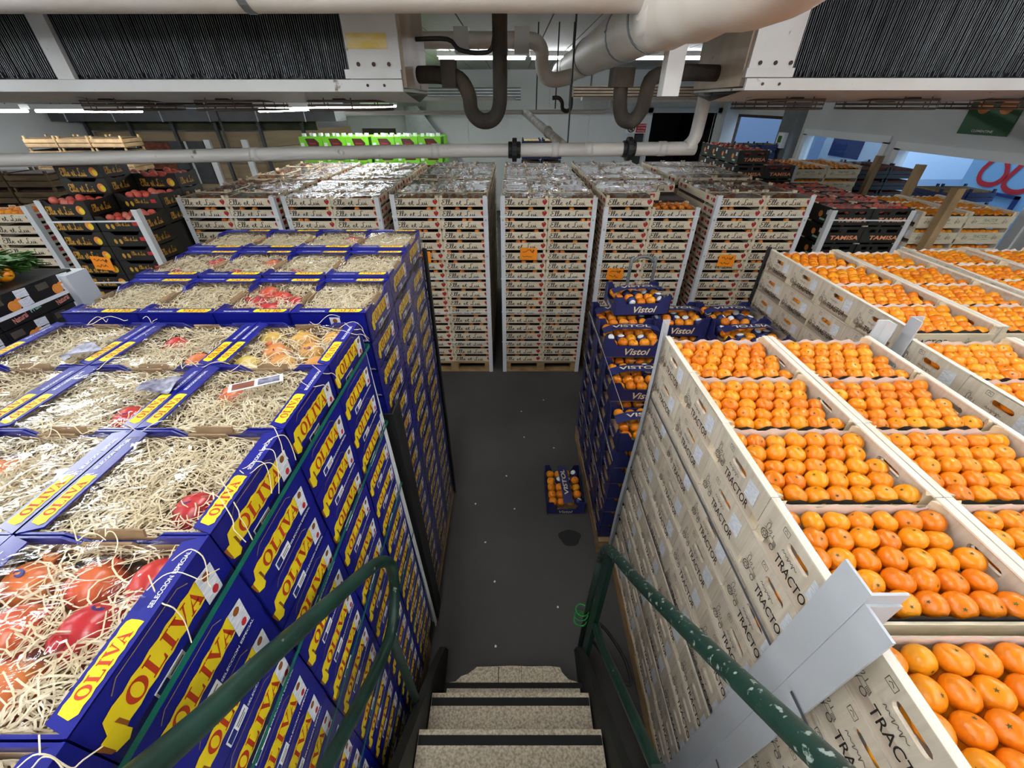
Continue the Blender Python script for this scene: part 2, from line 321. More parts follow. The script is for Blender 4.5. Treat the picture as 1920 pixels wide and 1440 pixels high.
# outside the windows
struct('ground_outside', (MB().box(XR + .15, -6, -.1, 40, 40, -.02), 'ext_ground'))
struct('wall_outside', (MB().box(11, 2, 0, 11.3, 40, 5), 'slate'))
t = thing('delivery_van', 'pale blue van parked outside the far window', 'van', Tr((8.2, 9.4, 0)))
mk('van_body', (MB().prism([(-1.0, .35), (1.0, .35), (1.0, 2.0), (.8, 2.35), (-.5, 2.35), (-.95, 1.5)], -1.2, 2.2, Matrix(((0, 0, 1, 0), (1, 0, 0, 0), (0, 1, 0, 0), (0, 0, 0, 1)))), 'van'), t)
for yy in (-.6, .6): mk('wheel', (MB().lathe([(.33, -.12), (.33, .12)], 16, Tr((-1.15, yy, .33)) @ Ry(90)), 'tyre'), t)
mk('windscreen', (MB().box(-1.22, -.2, 1.75, -1.2, .7, 2.1), 'navy'), t)
t = thing('truck_trailer', 'light blue truck side with looped red logo outside the near window', 'truck', Tr((7.6, 6.75, 0)))
mk('truck_body', (MB().box(0, -1.2, .7, 2.2, .72, 3.0), 'glassblue'), t)
mk('door_frame_bars', (MB().box(-.05, -.3, .7, 0, -.26, 1.55).box(-.05, .3, .7, 0, .34, 1.55).box(-.05, -.3, 1.51, 0, .34, 1.55), 'navy'), t)
lg = MB()
lg.ribbon([(-.62, .55), (-.3, .2), (-.05, -.12), (-.13, -.3), (-.36, -.3), (-.42, -.12), (-.2, .2), (.05, .55)], .07)
lg.ribbon([(.05, .55), (.12, .1), (.0, -.25), (.16, -.36), (.36, -.3), (.42, -.1), (.3, .2), (.22, .55)], .07)
mk('logo', (lg, 'red_dot'), t, frame('-x', (-.012, .05, 1.95)))
for yy in (-.8,): mk('wheel', (MB().lathe([(.45, -.12), (.45, .12)], 16, Tr((.3, yy, .45)) @ Ry(90)), 'tyre'), t)
# wall furniture
po = single('wall_poster', (MB().box(5.985, 5.66, 2.36, 5.998, 6.32, 2.86), 'poster_green'), 'green fruit poster on white wall above the near window', 'poster')
for yy in (5.84, 6.12): mk('printed_orange', (MB().lathe([(.001, 0), (.1, .002), (.001, .003)], 18, frame('-x', (5.984, yy, 2.68))), 'orange_print'), po)
mk('lettering', (text('CLEMENTINE', .28, .026, .01), 'white_print'), po, frame('-x', (5.983, 5.99, 2.40)))
t = thing('warning_sign', 'red and white no-entry sign on the back wall beside dark doorway', 'sign', Tr((3.52, YF - .025, 2.0)))
mk('plate', (MB().box(-.38, -.01, 0, .26, 0, .25), 'white_print'), t); mk('red_panel', (MB().box(-.11, -.016, .02, .25, -.01, .23), 'sign_red'), t)
mk('pictogram', (MB().ring(-.245, .125, .105, .105, .082, .082, 20).ribbon([(-.31, .19), (-.18, .06)], .02, None, 0).ribbon([(-.245, .185), (-.245, .11), (-.28, .055)], .025, None, 0).ribbon([(-.245, .11), (-.215, .055)], .025, None, 0), 'ink'), t, frame('-y', (0, -.017, 0)))
mk('lettering', (MB().join(text('ACCES INTERDIT', .3, .03), Tr((.07, .19, 0))).join(text('AU PUBLIC', .28, .03), Tr((.07, .125, 0))).join(text('PERSONNEL SEUL', .3, .03), Tr((.07, .06, 0))), 'white_print'), t, frame('-y', (0, -.018, 0)))
t = thing('electrical_box', 'small grey electrical box with cables on column by right doorway', 'electrical box', Tr((5.78, 9.95, 1.9)))
mk('housing', (MB().box(-.06, -.12, 0, .02, .12, .28), 'white_print'), t); mk('cover', (MB().box(-.07, -.06, .1, -.06, .06, .22), 'leafgreen'), t)
mk('cable', (MB().tube([(-.03, .02, 0), (-.04, .1, -.3), (-.02, -.02, -.6), (0, .1, -1)], .012, 6, None, 4), 'ink'), t)
# grey sloping panel and metal bins by the back wall
single('sloping_panel', (MB().prism([(-2.8, 0), (-.6, 0), (-.6, .25), (-2.45, 2.62), (-2.8, 2.62)], 0, .08, frame('-y', (0, 12.6, 0))), 'grey_metal'), 'grey sloping sheet metal panel leaning on back wall', 'panel')
single('wall_picture', (MB().box(-4.1, 12.9, 1.75, -3.2, 12.96, 2.12), 'olive_dark'), 'small green and brown picture on back wall', 'picture')
# plywood enclosure at the left, with boards
t = thing('plywood_enclosure', 'long plywood-boarded enclosure behind the black carton tower', 'enclosure', Tr((-5.45, 10, 0)))
for k in range(7):
    z0 = .1 + k * .30; mk('board', (MB().box(-3.45, 0, z0, 0, .03, z0 + .29), 'ply'), t)
    mk('board', (MB().box(0, 0, z0, 2.69, .03, z0 + .29, Rz(63)), 'ply'), t)
for xx in (-2.65, -1.15, -.35, -3.2): mk('post', (MB().box(xx, -.07, 0, xx + .12, 0, 2.05), 'white_print'), t)
mk('window', (MB().box(-2.5, -.03, 1.2, -1.2, -.005, 2.02), 'dark_metal'), t); mk('brick_panel', (MB().box(-2.5, -.04, 1.2, -1.95, -.03, 2.0), 'brick'), t)
mk('window_bar', (MB().box(-1.6, -.05, 1.2, -1.56, -.03, 2.02).box(-1.95, -.05, 1.75, -1.2, -.03, 1.79), 'white_print'), t)
# dark service beam and conduits above it
t = thing('service_beam', 'dark service beam with hanging conduits above the plywood enclosure', 'beam', Tr((-6, 9.2, 2.40)))
mk('beam', (MB().box(-2.9, 0, 0, 2.6, .6, .24), 'dark_metal'), t)
for k in range(4): mk('conduit', (MB().tube([(-2.9, -.1 - .1 * k, .2 + .05 * k), (3.05, -.1 - .1 * k, .22 + .05 * k)], .016, 6), ('grey_metal', 'dark_metal')[k % 2]), t)
for k in range(6): mk('hanger', (MB().tube([(-2.4 + k * .9, -.2, .0), (-2.4 + k * .9, -.2, ZC - 2.40)], .012, 6), 'grey_metal'), t)
# ================================================================ stairs
t = thing('staircase', 'short terrazzo staircase with black grip strips and dark stringers', 'staircase', ID)
slab = [(-.34, .70), (.355, .70), (.355, .80), (.30, .815), (.27, .845), (.26, .87), (.20, .876), (.10, .874), (0, .878), (-.1, .874), (-.19, .872), (-.235, .84), (-.27, .83), (-.30, .805), (-.34, .80)]
s1 = mk('step', (MB().prism(slab, 0, .2), 'terrazzo'), t)
mk('grip_strip', (MB().box(-.355, .775, .2005, .37, .80, .202), 'grip'), s1)
mk('crack', (MB().box(-.075, .80, .2003, -.07, .873, .201), 'ink_soft'), s1); mk('crack', (MB().box(.05, .80, .2003, .052, .874, .2008), 'ink_soft'), s1)
for k, (yn, z) in enumerate([(.695, .4), (.511, .6), (.327, .8), (.143, 1.0)]):
    o = mk('step', (MB().box(-.375, yn - .2, z - .2, .36, yn - .012, z - .03).box(-.38, yn - .2, z - .03, .365, yn, z), 'terrazzo'), t)
    mk('grip_strip', (MB().box(-.378, yn - .05, z + .0003, .363, yn - .018, z + .0015), 'grip'), o)
mk('landing', (MB().box(-.42, -2.2, 1.1, .42, -.04, 1.2), 'terrazzo'), t)
for sx, xo in ((-1, -.385), (1, .375)):
    mk('stringer', (MB().prism([(1.03, 0), (1.0, .12), (.88, .28), (-.04, 1.28), (-.04, .9), (.75, 0)], min(xo, xo + sx * .035), max(xo, xo + sx * .035), Matrix(((0, 0, 1, 0), (1, 0, 0, 0), (0, 1, 0, 0), (0, 0, 0, 1)))), 'stringer'), t)
# handrails
t = thing('handrail', 'smooth dark green handrail looped at the end beside the blue cartons', 'handrail', Tr((-.42, .5, 0)))
LR = [(-.75, 2.46), (-.376, 2.067), (-.217, 1.923), (-.02, 1.735), (.12, 1.60), (.20, 1.51), (.252, 1.42), (.255, 1.33), (.21, 1.25), (.12, 1.20), (-.02, 1.275), (-.249, 1.462), (-.5, 1.68)]
mk('rail', (MB().tube([(0, a, b) for a, b in LR], .019, 12, None, 5), 'rail_smooth', True), t)
mk('post', (MB().tube([(0, -.4, .75), (0, -.4, 1.6)], .017, 10).tube([(.0, .12, .15), (0, .12, 1.2)], .017, 10), 'rail_dark', True), t)
t = thing('handrail', 'green handrail with badly chipped paint beside the tractor-print crates', 'handrail', Tr((.42, .5, 0)))
mk('rail', (MB().tube([(0, a, b) for a, b in [(-.75, 2.39), (-.366, 1.987), (-.169, 1.779), (.2, 1.40), (.376, 1.235), (.47, 1.14), (.525, 1.06), (.545, .95)]], .0215, 12, None, 5), 'rail_green', True), t)
mk('post', (MB().tube([(0, .545, .96), (-.004, .55, .5), (0, .545, .0)], .021, 10), 'rail_dark', True), t)
mk('flat_post', (MB().box(-.012, .43, .0, .012, .50, 1.12), 'rail_smooth'), t)
mk('lower_rail', (MB().tube([(0, -.5, 1.40), (0, -.2, 1.115), (0, .1, .83), (0, .3, .64), (0, .43, .56)], .02, 10, None, 4), 'rail_smooth', True), t)
mk('post', (MB().box(-.02, -.25, 0, .02, -.2, 1.15), 'rail_dark'), t)
w = []
for i in range(60):
    a = i * .42; w.append((.40 + .035 * math.cos(a) - .02, 1.045 + .035 * math.sin(a), .30 + .0028 * i + .02 * math.sin(a * .37)))
single('twisted_wire', (MB().tube(w, .0035, 6), 'green_wire', True), 'bright green wire coiled around handrail post', 'wire')
single('black_cable', (MB().tube([(.41, 1.07, .22), (.48, .93, .25), (.55, .80, .28), (.60, .76, .30), (.585, .86, .34), (.50, .99, .38), (.44, 1.03, .37)], .009, 8, None, 4), 'rubber', True), 'black cable looped from handrail post towards wooden crates', 'cable')
# ================================================================ overhead: coolers, pipes
def cooler(x0, x1, zb, label, endx, side):
    r = thing('unit_cooler', label, 'cooler', Tr((0, 3.0, zb)))
    mk('drip_tray', (MB().box(x0, -.02, 0, x1, .0, .058).box(x0, 0, -.0, x1, .8, .012).add([(x0, -.02, 0), (x1, -.02, 0), (x1, .45, -.055), (x0, .45, -.055), (x0, .86, -.0), (x1, .86, 0)], [(0, 3, 2, 1), (3, 4, 5, 2)]), 'white_paint'), r)
    a, b = (endx, x1) if side > 0 else (x0, endx)
    mk('end_panel', (MB().box(a, .0, .06, b, .03, .6), 'white_paint'), r)
    mk('flange', (MB().box(a - .02, -.03, .062, b, .01, .105), 'white_paint'), r)
    o = tag(mk('bolts', (MB().join(MB().lathe([(.011, 0), (.011, .006)], 8), frame('-y', (a + .06, -.0, .13))).join(MB().lathe([(.011, 0), (.011, .006)], 8), frame('-y', (a + .15, 0, .13))).join(MB().lathe([(.011, 0), (.011, .006)], 8), frame('-y', (a + .24, 0, .13))).join(MB().lathe([(.008, 0), (.008, .003)], 8), frame('-y', (a + .1, -.021, .03))).join(MB().lathe([(.008, 0), (.008, .003)], 8), frame('-y', (a + .2, -.021, .03))), 'rust'), r), kind='stuff')
    xs = x1 if side > 0 else x0
    mk('side_panel', (MB().box(xs - .015, .03, .02, xs + .015, .78, .6), 'tan_paint'), r)
    c0, c1 = (x0, endx) if side > 0 else (endx, x1)
    mk('coil', (MB().box(c0, .045, .06, c1, .7, .6), 'coil'), r)
    fm = MB(); n = int((c1 - c0) / .013)
    for i in range(n):
        x = c0 + (i + .5) * .013; fm.box(x - .0016, .022 + random.random() * .006, .065 + (random.random() ** 3) * .03, x + .0016, .05, .6)
    tag(mk('fin', (fm, 'fin'), r), kind='stuff')
    mk('top_panel', (MB().box(x0, 0, .6, x1, .8, .62), 'white_paint'), r)
    for k in range(3):
        xc = xs - side * (.5 + k * .78); g = MB()
        for zz in (-.02, -.045, -.07, -.095): g.tube([(xc + .29 * math.cos(i * math.pi / 14), .5 + .29 * math.sin(i * math.pi / 14), zz) for i in range(29)], .006, 6)
        for i in range(10):
            a2 = i * math.pi / 5; g.tube([(xc + .29 * math.cos(a2), .5 + .29 * math.sin(a2), .0), (xc + .29 * math.cos(a2), .5 + .29 * math.sin(a2), -.095), (xc + .05 * math.cos(a2), .5 + .05 * math.sin(a2), -.097)], .004, 5)
        mk('fan_guard', (g, 'rust'), r)
        mk('fan', (MB().lathe([(.06, -.06), (.06, .0)], 12, Tr((xc, .5, 0))).box(xc - .25, .46, -.04, xc + .25, .54, -.03).box(xc - .04, .25, -.04, xc + .04, .75, -.03), 'black'), r)
    return r
c = cooler(-5.6, -.655, 2.753, 'white cooling unit with yellow plate hanging near the wooden partition side', -.965, 1)
mk('name_plate', (MB().box(-.95, -.004, .2, -.72, 0, .27), 'yellow_plate'), c); mk('coil_divider', (MB().box(-2.72, .0, .06, -2.62, .03, .6), 'white_paint'), c)
c = cooler(1.40, 5.6, 2.76, 'stained white cooling unit hanging by the window wall', 1.66, -1)
single('insulated_pipe', (MB().tube([(-5.5, 2.5, 3.155), (-2, 2.5, 3.155), (.62, 2.5, 3.155), (.74, 2.5, 3.13)], .12, 20, None, 3), 'insul', True), 'cream insulated pipe running crosswise in front of the cooling units', 'pipe')
b = single('pipe_band', (MB().lathe([(.123, -.02), (.123, .02)], 20, Tr((-1.2, 2.5, 3.155)) @ Ry(90)), 'grey_metal'), 'thin metal band around crosswise cream pipe', 'pipe band')
t = thing('main_duct_pipe', 'fat cream insulated pipe running towards back wall over the gap', 'pipe', Tr((.74, 0, 3.06)))
prof = []
for i in range(34):
    yy = .9 + i * .2; prof.append((yy, .145 + (.018 + .012 * math.sin(i * 2.3) + .01 * math.sin(i * 5.1) if yy < 2.6 else 0)))
mk('insulation', (MB().tube([(0, a, 0) for a, r_ in prof], [r_ for a, r_ in prof], 24), 'insul', True), t)
for yy in (2.75, 3.35, 4.9, 6.3): mk('clamp', (MB().lathe([(.15, -.015), (.15, .015)], 24, Tr((0, yy, 0)) @ Rx(90)), 'grey_metal'), t)
mk('tee_collar', (MB().lathe([(.165, -.11), (.165, .11)], 24, Tr((-.04, 2.5, .06)) @ Ry(90)), 'insul', True), t)
mk('hanger', (MB().tube([(-.15, 3.35, 0), (0, 3.35, .3), (.15, 3.35, 0)], .006, 6).tube([(0, 3.35, .3), (0, 3.35, ZC - 3.06)], .008, 6), 'dark_metal'), t)
mk('bracket', (MB().box(.16, 2.95, -.33, .26, 3.05, .05), 'white_paint'), t)
def utrap(pts, r, label):
    t = thing('insulated_trap', label, 'pipe', Tr((0, 3.25, 0)))
    mk('pipe', (MB().tube([(x, y, z) for x, y, z in pts], r, 14, None, 4), 'foam', True), t); return t
t = utrap([(-.62, .1, 2.85), (-.46, .05, 2.845), (-.34, 0, 2.82), (-.285, 0, 2.74), (-.275, 0, 2.66), (-.235, 0, 2.61), (-.18, 0, 2.595), (-.12, 0, 2.615), (-.085, 0, 2.68), (-.078, 0, 2.80), (-.075, 0, 3.1), (-.075, 0, 3.40)], .048, 'black foam-wrapped pipe with U bend beside the yellow-plated cooling unit')
mk('joint_sleeve', (MB().box(-.45, -.06, 2.78, -.36, .07, 2.92), 'foam'), t)
mk('drain_hose', (MB().tube([(-.6, 0, 3.02), (-.4, 0, 3.02), (-.33, 0, 2.97), (-.2, 0, 2.955), (-.12, 0, 2.99), (-.1, -.03, 3.2)], .012, 8, None, 4), 'rubber', True), t)
t = utrap([(1.42, .15, 2.86), (1.1, .1, 2.86), (.92, .03, 2.83), (.885, 0, 2.74), (.875, 0, 2.67), (.83, 0, 2.60), (.79, 0, 2.595), (.745, 0, 2.62), (.72, 0, 2.70), (.71, 0, 2.86)], .046, 'short black foam-wrapped U bend beneath the fat cream pipe')
mk('joint_sleeve', (MB().box(.64, -.06, 2.78, .78, .06, 2.88), 'foam'), t)
# white drain pipe across the stacks
t = thing('drain_pipe', 'long white drain pipe running crosswise above the script-lettered crates', 'pipe', Tr((0, 3.75, 0)))
mk('pipe', (MB().tube([(-6.5, 0, 2.283), (-4.25, 0, 2.31), (-1, 0, 2.37), (1.30, 0, 2.392), (1.40, 0, 2.40), (1.46, 0, 2.45), (1.475, 0, 2.53), (1.475, 0, 2.77)], .049, 16, None, 4), 'pipe_white', True), t)
for x, z in ((.02, 2.383), (.95, 2.39)): mk('coupling', (MB().lathe([(.057, -.05), (.06, -.045), (.06, -.02), (.085, -.018), (.085, .018), (.06, .02), (.06, .045), (.057, .05)], 16, Tr((x, 0, z)) @ Ry(90)), 'rubber'), t)
for x, z in ((-2.1, 2.35), (-.62, 2.376), (.35, 2.385), (.62, 2.387), (1.22, 2.392)): mk('pipe_socket', (MB().lathe([(.053, -.03), (.053, .03)], 16, Tr((x, 0, z)) @ Ry(90)), 'pipe_white', True), t)
mk('hanger', (MB().tube([(-2.3, 0, 2.35), (-2.3, 0, 2.742)], .007, 6), 'dark_metal'), t); mk('hanger', (MB().tube([(.45, 0, 2.39), (.45, 0, ZC)], .007, 6), 'dark_metal'), t)
mk('branch', (MB().tube([(.42, 0, 2.41), (.38, .2, 2.44), (.15, 1.7, 2.605)], .036, 12), 'pipe_dirty', True), t)
mk('branch_socket', (MB().lathe([(.045, -.04), (.045, .04)], 12, Tr((.33, .55, 2.478)) @ Rx(96)), 'pipe_dirty', True), t)
single('conduit', (MB().tube([(-1.9, 5.5, 2.60), (.05, 5.5, 2.61), (1.05, 5.5, 2.615), (1.12, 5.5, 2.64), (1.12, 5.5, 2.72)], .022, 10), 'pipe_white', True), 'thin white pipe crossing behind the drain pipe', 'pipe')
single('conduit', (MB().tube([(1.3, 6.2, 2.72), (5.6, 6.2, 2.72)], .022, 10), 'pipe_white', True), 'thin white pipe running to the window wall', 'pipe')
mk('hanger', (MB().tube([(3.2, 6.2, 2.74), (3.2, 6.2, ZC)], .006, 6), 'dark_metal'), bpy.data.objects['conduit.005'])
single('small_trap', (MB().tube([(.45, 5.45, 2.74), (.52, 5.45, 2.74), (.56, 5.45, 2.70), (.57, 5.45, 2.64), (.62, 5.45, 2.62), (.66, 5.45, 2.65), (.66, 5.45, 2.75)], .02, 8, None, 3), 'foam', True), 'small black U bend pipe near far end of the fat pipe', 'pipe')
BPM = Tr((0, 5.0, 2.7)) @ Matrix.Scale(.77, 4) @ Tr((0, 0, -2.7)); t = thing('bent_pipe', 'cream pipe with clamps and downward elbow behind the black U bend', 'pipe', BPM)
mk('pipe', (MB().tube([(-1.3, 0, 3.33), (-.2, 0, 3.33), (.2, 0, 3.33), (.33, 0, 3.29), (.38, 0, 3.2), (.38, 0, 3.1), (.43, 0, 2.98), (.56, .05, 2.94), (.78, .1, 2.98)], .085, 14, None, 3), 'insul', True), t)
for x in (-.62, .12): mk('clamp', (MB().box(x - .09, -.1, 3.2, x + .09, .1, 3.45), 'white_paint'), t)
for k, x in enumerate((.28, .5, .66)):
    single('threaded_rod', (MB().tube([(x, 5.6, 2.62 + .02 * k), (x, 5.6, ZC)], .008, 6), 'dark_metal'), 'thin threaded rod hanging from ceiling near the fat pipe', 'rod', None, 'threaded rods')
single('cable_tray', (MB().box(-1.6, 6.6, 2.72, .05, 6.75, 2.76), 'white_paint'), 'white cable tray hanging behind the black U bend', 'cable tray')
mk('hanger', (MB().tube([(-1.2, 6.67, 2.76), (-1.2, 6.67, ZC)], .008, 6), 'dark_metal'), bpy.data.objects['cable_tray'])
single('cable_tray', (MB().box(.95, 6.6, 2.72, 5.5, 6.75, 2.76), 'white_paint'), 'white cable tray running behind the stained cooling unit', 'cable tray')
mk('hanger', (MB().tube([(2.2, 6.67, 2.76), (2.2, 6.67, ZC)], .008, 6), 'dark_metal'), bpy.data.objects['cable_tray.001'])
# ---- fluorescent battens: they light the room
hm = MB().box(-.75, -.07, .02, .75, .07, .08).mesh('housing', 'white_print'); tm = MB().tube([(-.72, 0, 0), (.72, 0, 0)], .02, 8).mesh('tube', 'lamp')
LK = [('housing', hm), ('tube', tm, Tr((0, -.04, 0))), ('tube', tm, Tr((0, .04, 0)))]
# the row the photograph shows between the cooling units
for x, L in ((-.5, 'ceiling fluorescent light seen past the black U bend'), (1.05, 'ceiling fluorescent light seen between elbow and fat cream pipe'), (2.6, 'ceiling fluorescent light seen below the fat cream pipe')):
    place(LK, 'fluorescent_light', L, 'light', Tr((x, 8.6, ZC - .112)))
# the same ceiling lights over and behind the stairs, above the top edge of the picture
for y in (-2.6, -.6, 1.4):
    for x in (-7.2, -5.0, -2.6, -.5, 1.9, 4.2):
        place(LK, 'fluorescent_light_offscreen', 'twin-tube fluorescent light on the white ceiling over the stairs', 'light', Tr((x, y, ZC - .112)) @ Rz(90), 'ceiling fluorescent lights over the stairs')
for x, y, z, rz, L in ((-6.05, 6.9, 2.60, 0, 'long low-hung fluorescent light over the far-off wooden crates'), (-7.7, 6.9, 2.60, 0, 'low-hung fluorescent light nearest the wall of brown crates'),
                       (-2.75, 6.05, 2.63, 90, 'nearest of the low-hung fluorescent row leading to green cartons'), (-2.75, 7.56, 2.63, 90, 'second of the low-hung fluorescent row leading to green cartons'), (-2.75, 9.07, 2.63, 90, 'third low-hung fluorescent light, over the green cartons'), (-2.75, 10.58, 2.63, 90, 'last of the low-hung fluorescent row, behind green cartons')):
    r = place(LK, 'fluorescent_light', L, 'light', Tr((x, y, z)) @ Rz(rz), 'low-hung fluorescent lights')
    mk('chain', (MB().tube([(-.5, 0, .08), (-.5, 0, ZC - z)], .005, 5).tube([(.5, 0, .08), (.5, 0, ZC - z)], .005, 5), 'dark_metal'), r)

# dark beams and louvres under the far ceiling, racking at the far left
for x0, x1, z0, z1, L in ((-3.6, .2, 2.74, 2.98, 'dark louvred duct under the far ceiling beside the grey sloping panel'), (1.4, 5.9, 2.78, 3.0, 'brown beam under far ceiling above dark doorway')):
    t = thing('ceiling_duct', L, 'duct', Tr((0, 11.2, 0)))
    mk('duct_body', (MB().box(x0, 0, z0, x1, .5, z1), 'dark_metal' if x0 < 0 else 'tan_paint'), t)
    for k in range(4): mk('louvre', (MB().box(x0, -.03, z0 + .02 + k * .055, x1, 0, z0 + .045 + k * .055), 'grey_metal' if x0 < 0 else 'wood_dark'), t)
    for xx in (x0 + .4, x1 - .4): mk('hanger', (MB().box(xx, .2, z1, xx + .03, .23, ZC), 'dark_metal'), t)
t = thing('storage_rack', 'dark storage rack with pale boxes behind the service beam', 'rack', Tr((-6.7, 9.83, 0)))
mk('backing', (MB().box(-2.2, .1, 2.22, 2.6, .14, 2.95), 'olive_dark'), t)
for k in range(6): mk('upright', (MB().box(-2.2 + k * .9, 0, 0, -2.14 + k * .9, .06, 3.0), 'dark_metal'), t)
# ================================================================ prints (flat lettering and drawings)
def script_ll(w=.17):
    b = MB()
    b.ribbon([(1.3, 1.95), (.95, 2.25), (.5, 2.05), (.5, 1.5), (.9, 1.25), (.45, 1.08), (.1, .6), (.3, .1), (.8, 0), (1.25, .35), (1.65, 1.2), (1.85, 2.0), (1.68, 2.3), (1.5, 1.8), (1.5, .5), (1.68, .02), (1.95, .3), (2.3, 1.2), (2.5, 2.0), (2.33, 2.3), (2.15, 1.8), (2.15, .5), (2.35, .02), (2.65, .35), (3.05, .6), (3.2, .9), (3.0, 1.08), (2.78, .8), (2.78, .35), (3.02, 0), (3.45, .3)], w)
    b.ribbon([(4.25, .3), (4.6, .55), (4.8, .85), (4.62, 1.08), (4.4, .8), (4.4, .3), (4.65, 0), (5.05, .35), (5.4, 1.2), (5.5, 1.85)], w); b.ribbon([(5.42, 1.5), (5.38, .4), (5.55, 0), (5.85, .25)], w); b.ribbon([(5.1, 1.2), (5.8, 1.3)], w, None, 0)
    b.ribbon([(8.0, 1.95), (7.75, 2.28), (7.4, 1.95), (7.4, 1.0), (7.15, .2), (6.75, 0), (6.55, .2), (6.85, .35), (7.3, .1), (7.8, -.05), (8.15, .25), (8.32, 1.0)], w)
    b.ribbon([(8.32, 1.0), (8.28, .3), (8.48, 0), (8.78, .3), (8.9, 1.0)], w); b.ribbon([(8.9, 1.0), (8.88, .3), (9.05, 0), (9.25, .3), (9.42, 1.0)], w); b.ribbon([(9.42, 1.0), (9.42, .25), (9.58, 0), (9.85, .25)], w); b.ribbon([(9.46, 1.4), (9.5, 1.58)], w * 1.2, None, 0)
    return b
def script(w, h=None, bold=.17):  # centred, width w, capital height h
    s = w / 9.8; sy = h / 2.35 if h else s; return MB().join(script_ll(bold), Matrix.Diagonal((s, sy, 1, 1)) @ Tr((-5, -1.1, 0)))
def heart(r):
    pts = [(0, -1.1), (.55, -.55), (.92, 0), (.95, .45), (.7, .8), (.35, .82), (0, .5), (-.35, .82), (-.7, .8), (-.95, .45), (-.92, 0), (-.55, -.55)]
    c = crom(pts + [pts[0]], 3)[:-1]; v = [(0, 0, 0)] + [(x * r, y * r, 0) for x, y in c]; n = len(c)
    return MB().add(v, [(0, 1 + i, 1 + (i + 1) % n) for i in range(n)])
def oliva(w, h):
    b = MB(); u = w / 5.0; st = .26
    X = lambda x, y: (x * u - w / 2, y * h - h / 2)
    def pl(*p): b.flat([X(*q) for q in p])
    b.ring(*X(.55, .5), .52 * u, .5 * h, .27 * u, .40 * h, 22)
    pl((1.3, .06), (1.3 + st, .06), (1.3 + st, .94), (1.3, .94)); pl((1.18, 0), (2.05, 0), (2.05, .08), (1.18, .08)); pl((1.95, 0), (2.1, 0), (2.12, .3), (2.04, .3)); pl((1.18, .92), (1.72, .92), (1.72, 1), (1.18, 1))
    pl((2.45, .06), (2.45 + st, .06), (2.45 + st, .94), (2.45, .94)); pl((2.33, 0), (2.86, 0), (2.86, .08), (2.33, .08)); pl((2.33, .92), (2.86, .92), (2.86, 1), (2.33, 1))
    pl((3.0, .95), (3.3, .95), (3.62, .2), (3.48, 0)); pl((3.62, .2), (3.48, 0), (3.86, .95), (3.98, .95)); pl((2.9, .92), (3.42, .92), (3.42, 1), (2.9, 1)); pl((3.72, .92), (4.1, .92), (4.1, 1), (3.72, 1))
    pl((4.0, .05), (4.13, .05), (4.5, 1), (4.42, .8)); pl((4.42, .8), (4.5, 1), (4.92, .05), (4.62, .05)); pl((4.2, .3), (4.7, .3), (4.7, .38), (4.24, .38)); pl((3.9, 0), (4.25, 0), (4.25, .08), (3.9, .08)); pl((4.5, 0), (5.0, 0), (5.0, .08), (4.5, .08))
    return b
def banner(w, h):
    up = [(-.5 + i / 12., .5 + (.04 if i % 2 else -.02)) for i in range(13)]; lo = [(.5 - i / 12., -.5 + (.04 if i % 2 else -.02)) for i in range(13)]
    pts = up + [(.53, .3), (.52, -.2)] + lo + [(-.56, -.25)]
    b = MB(); n = len(pts); b.add([(0, 0, 0)] + [(x * w, y * h, 0) for x, y in pts], [(0, 1 + (i + 1) % n, 1 + i) for i in range(n)]); return b
def curl(w, h):
    return MB().flat([(-.60 * w, .05 * h), (-.47 * w, .0 * h), (-.45 * w, -.75 * h), (-.5 * w, -.9 * h), (-.58 * w, -.7 * h)])
def curl_edges(w, h):  # brown edges of the scroll curl, part of the printed artwork
    return MB().flat([(-.62 * w, .1 * h), (-.585 * w, .06 * h), (-.575 * w, -.65 * h), (-.60 * w, -.55 * h)]).flat([(-.47 * w, .1 * h), (-.44 * w, .02 * h), (-.43 * w, -.45 * h), (-.455 * w, -.5 * h)])
def tractor(s):
    b = MB(); w = .05
    b.ring(-.45, -.35, .42, .42, .34, .34, 18).ring(-.45, -.35, .2, .2, .14, .14, 12).ring(.62, -.5, .26, .26, .19, .19, 14)
    for i in range(8):
        a = i * math.pi / 4; b.ribbon([(-.45 + .2 * math.cos(a), -.35 + .2 * math.sin(a)), (-.45 + .34 * math.cos(a), -.35 + .34 * math.sin(a))], w, None, 0)
    b.ribbon([(-.05, -.25), (.1, .12), (.85, .1), (.92, -.25), (.5, -.3), (-.05, -.25)], w, None, 0); b.ribbon([(.35, .1), (.35, .5)], w, None, 0)
    for i in range(5): b.ribbon([(.55 + i * .07, .05), (.57 + i * .07, -.22)], .03, None, 0)
    b.ribbon([(-.75, .15), (-.5, .2), (-.3, .05), (-.1, .1)], w); b.ribbon([(-.55, .2), (-.6, .65), (-.42, .9), (-.25, .7), (-.3, .3), (-.05, .42)], w); b.ribbon([(-.02, .15), (.08, .5), (-.12, .48)], w)
    for i in range(5): b.ribbon([(-.62 + i * .08, .95 - abs(i - 2) * .03), (-.66 + i * .09, 1.12)], .025, None, 0)
    o = MB(); o.join(b, Matrix.Scale(s, 4)); return o
def slot(w, h, n=6):
    p = []
    for i in range(n + 1): a = -math.pi / 2 + math.pi * i / n; p.append((w / 2 - h / 2 + h / 2 * math.cos(a), h / 2 * math.sin(a)))
    for i in range(n + 1): a = math.pi / 2 + math.pi * i / n; p.append((-w / 2 + h / 2 + h / 2 * math.cos(a), h / 2 * math.sin(a)))
    return p
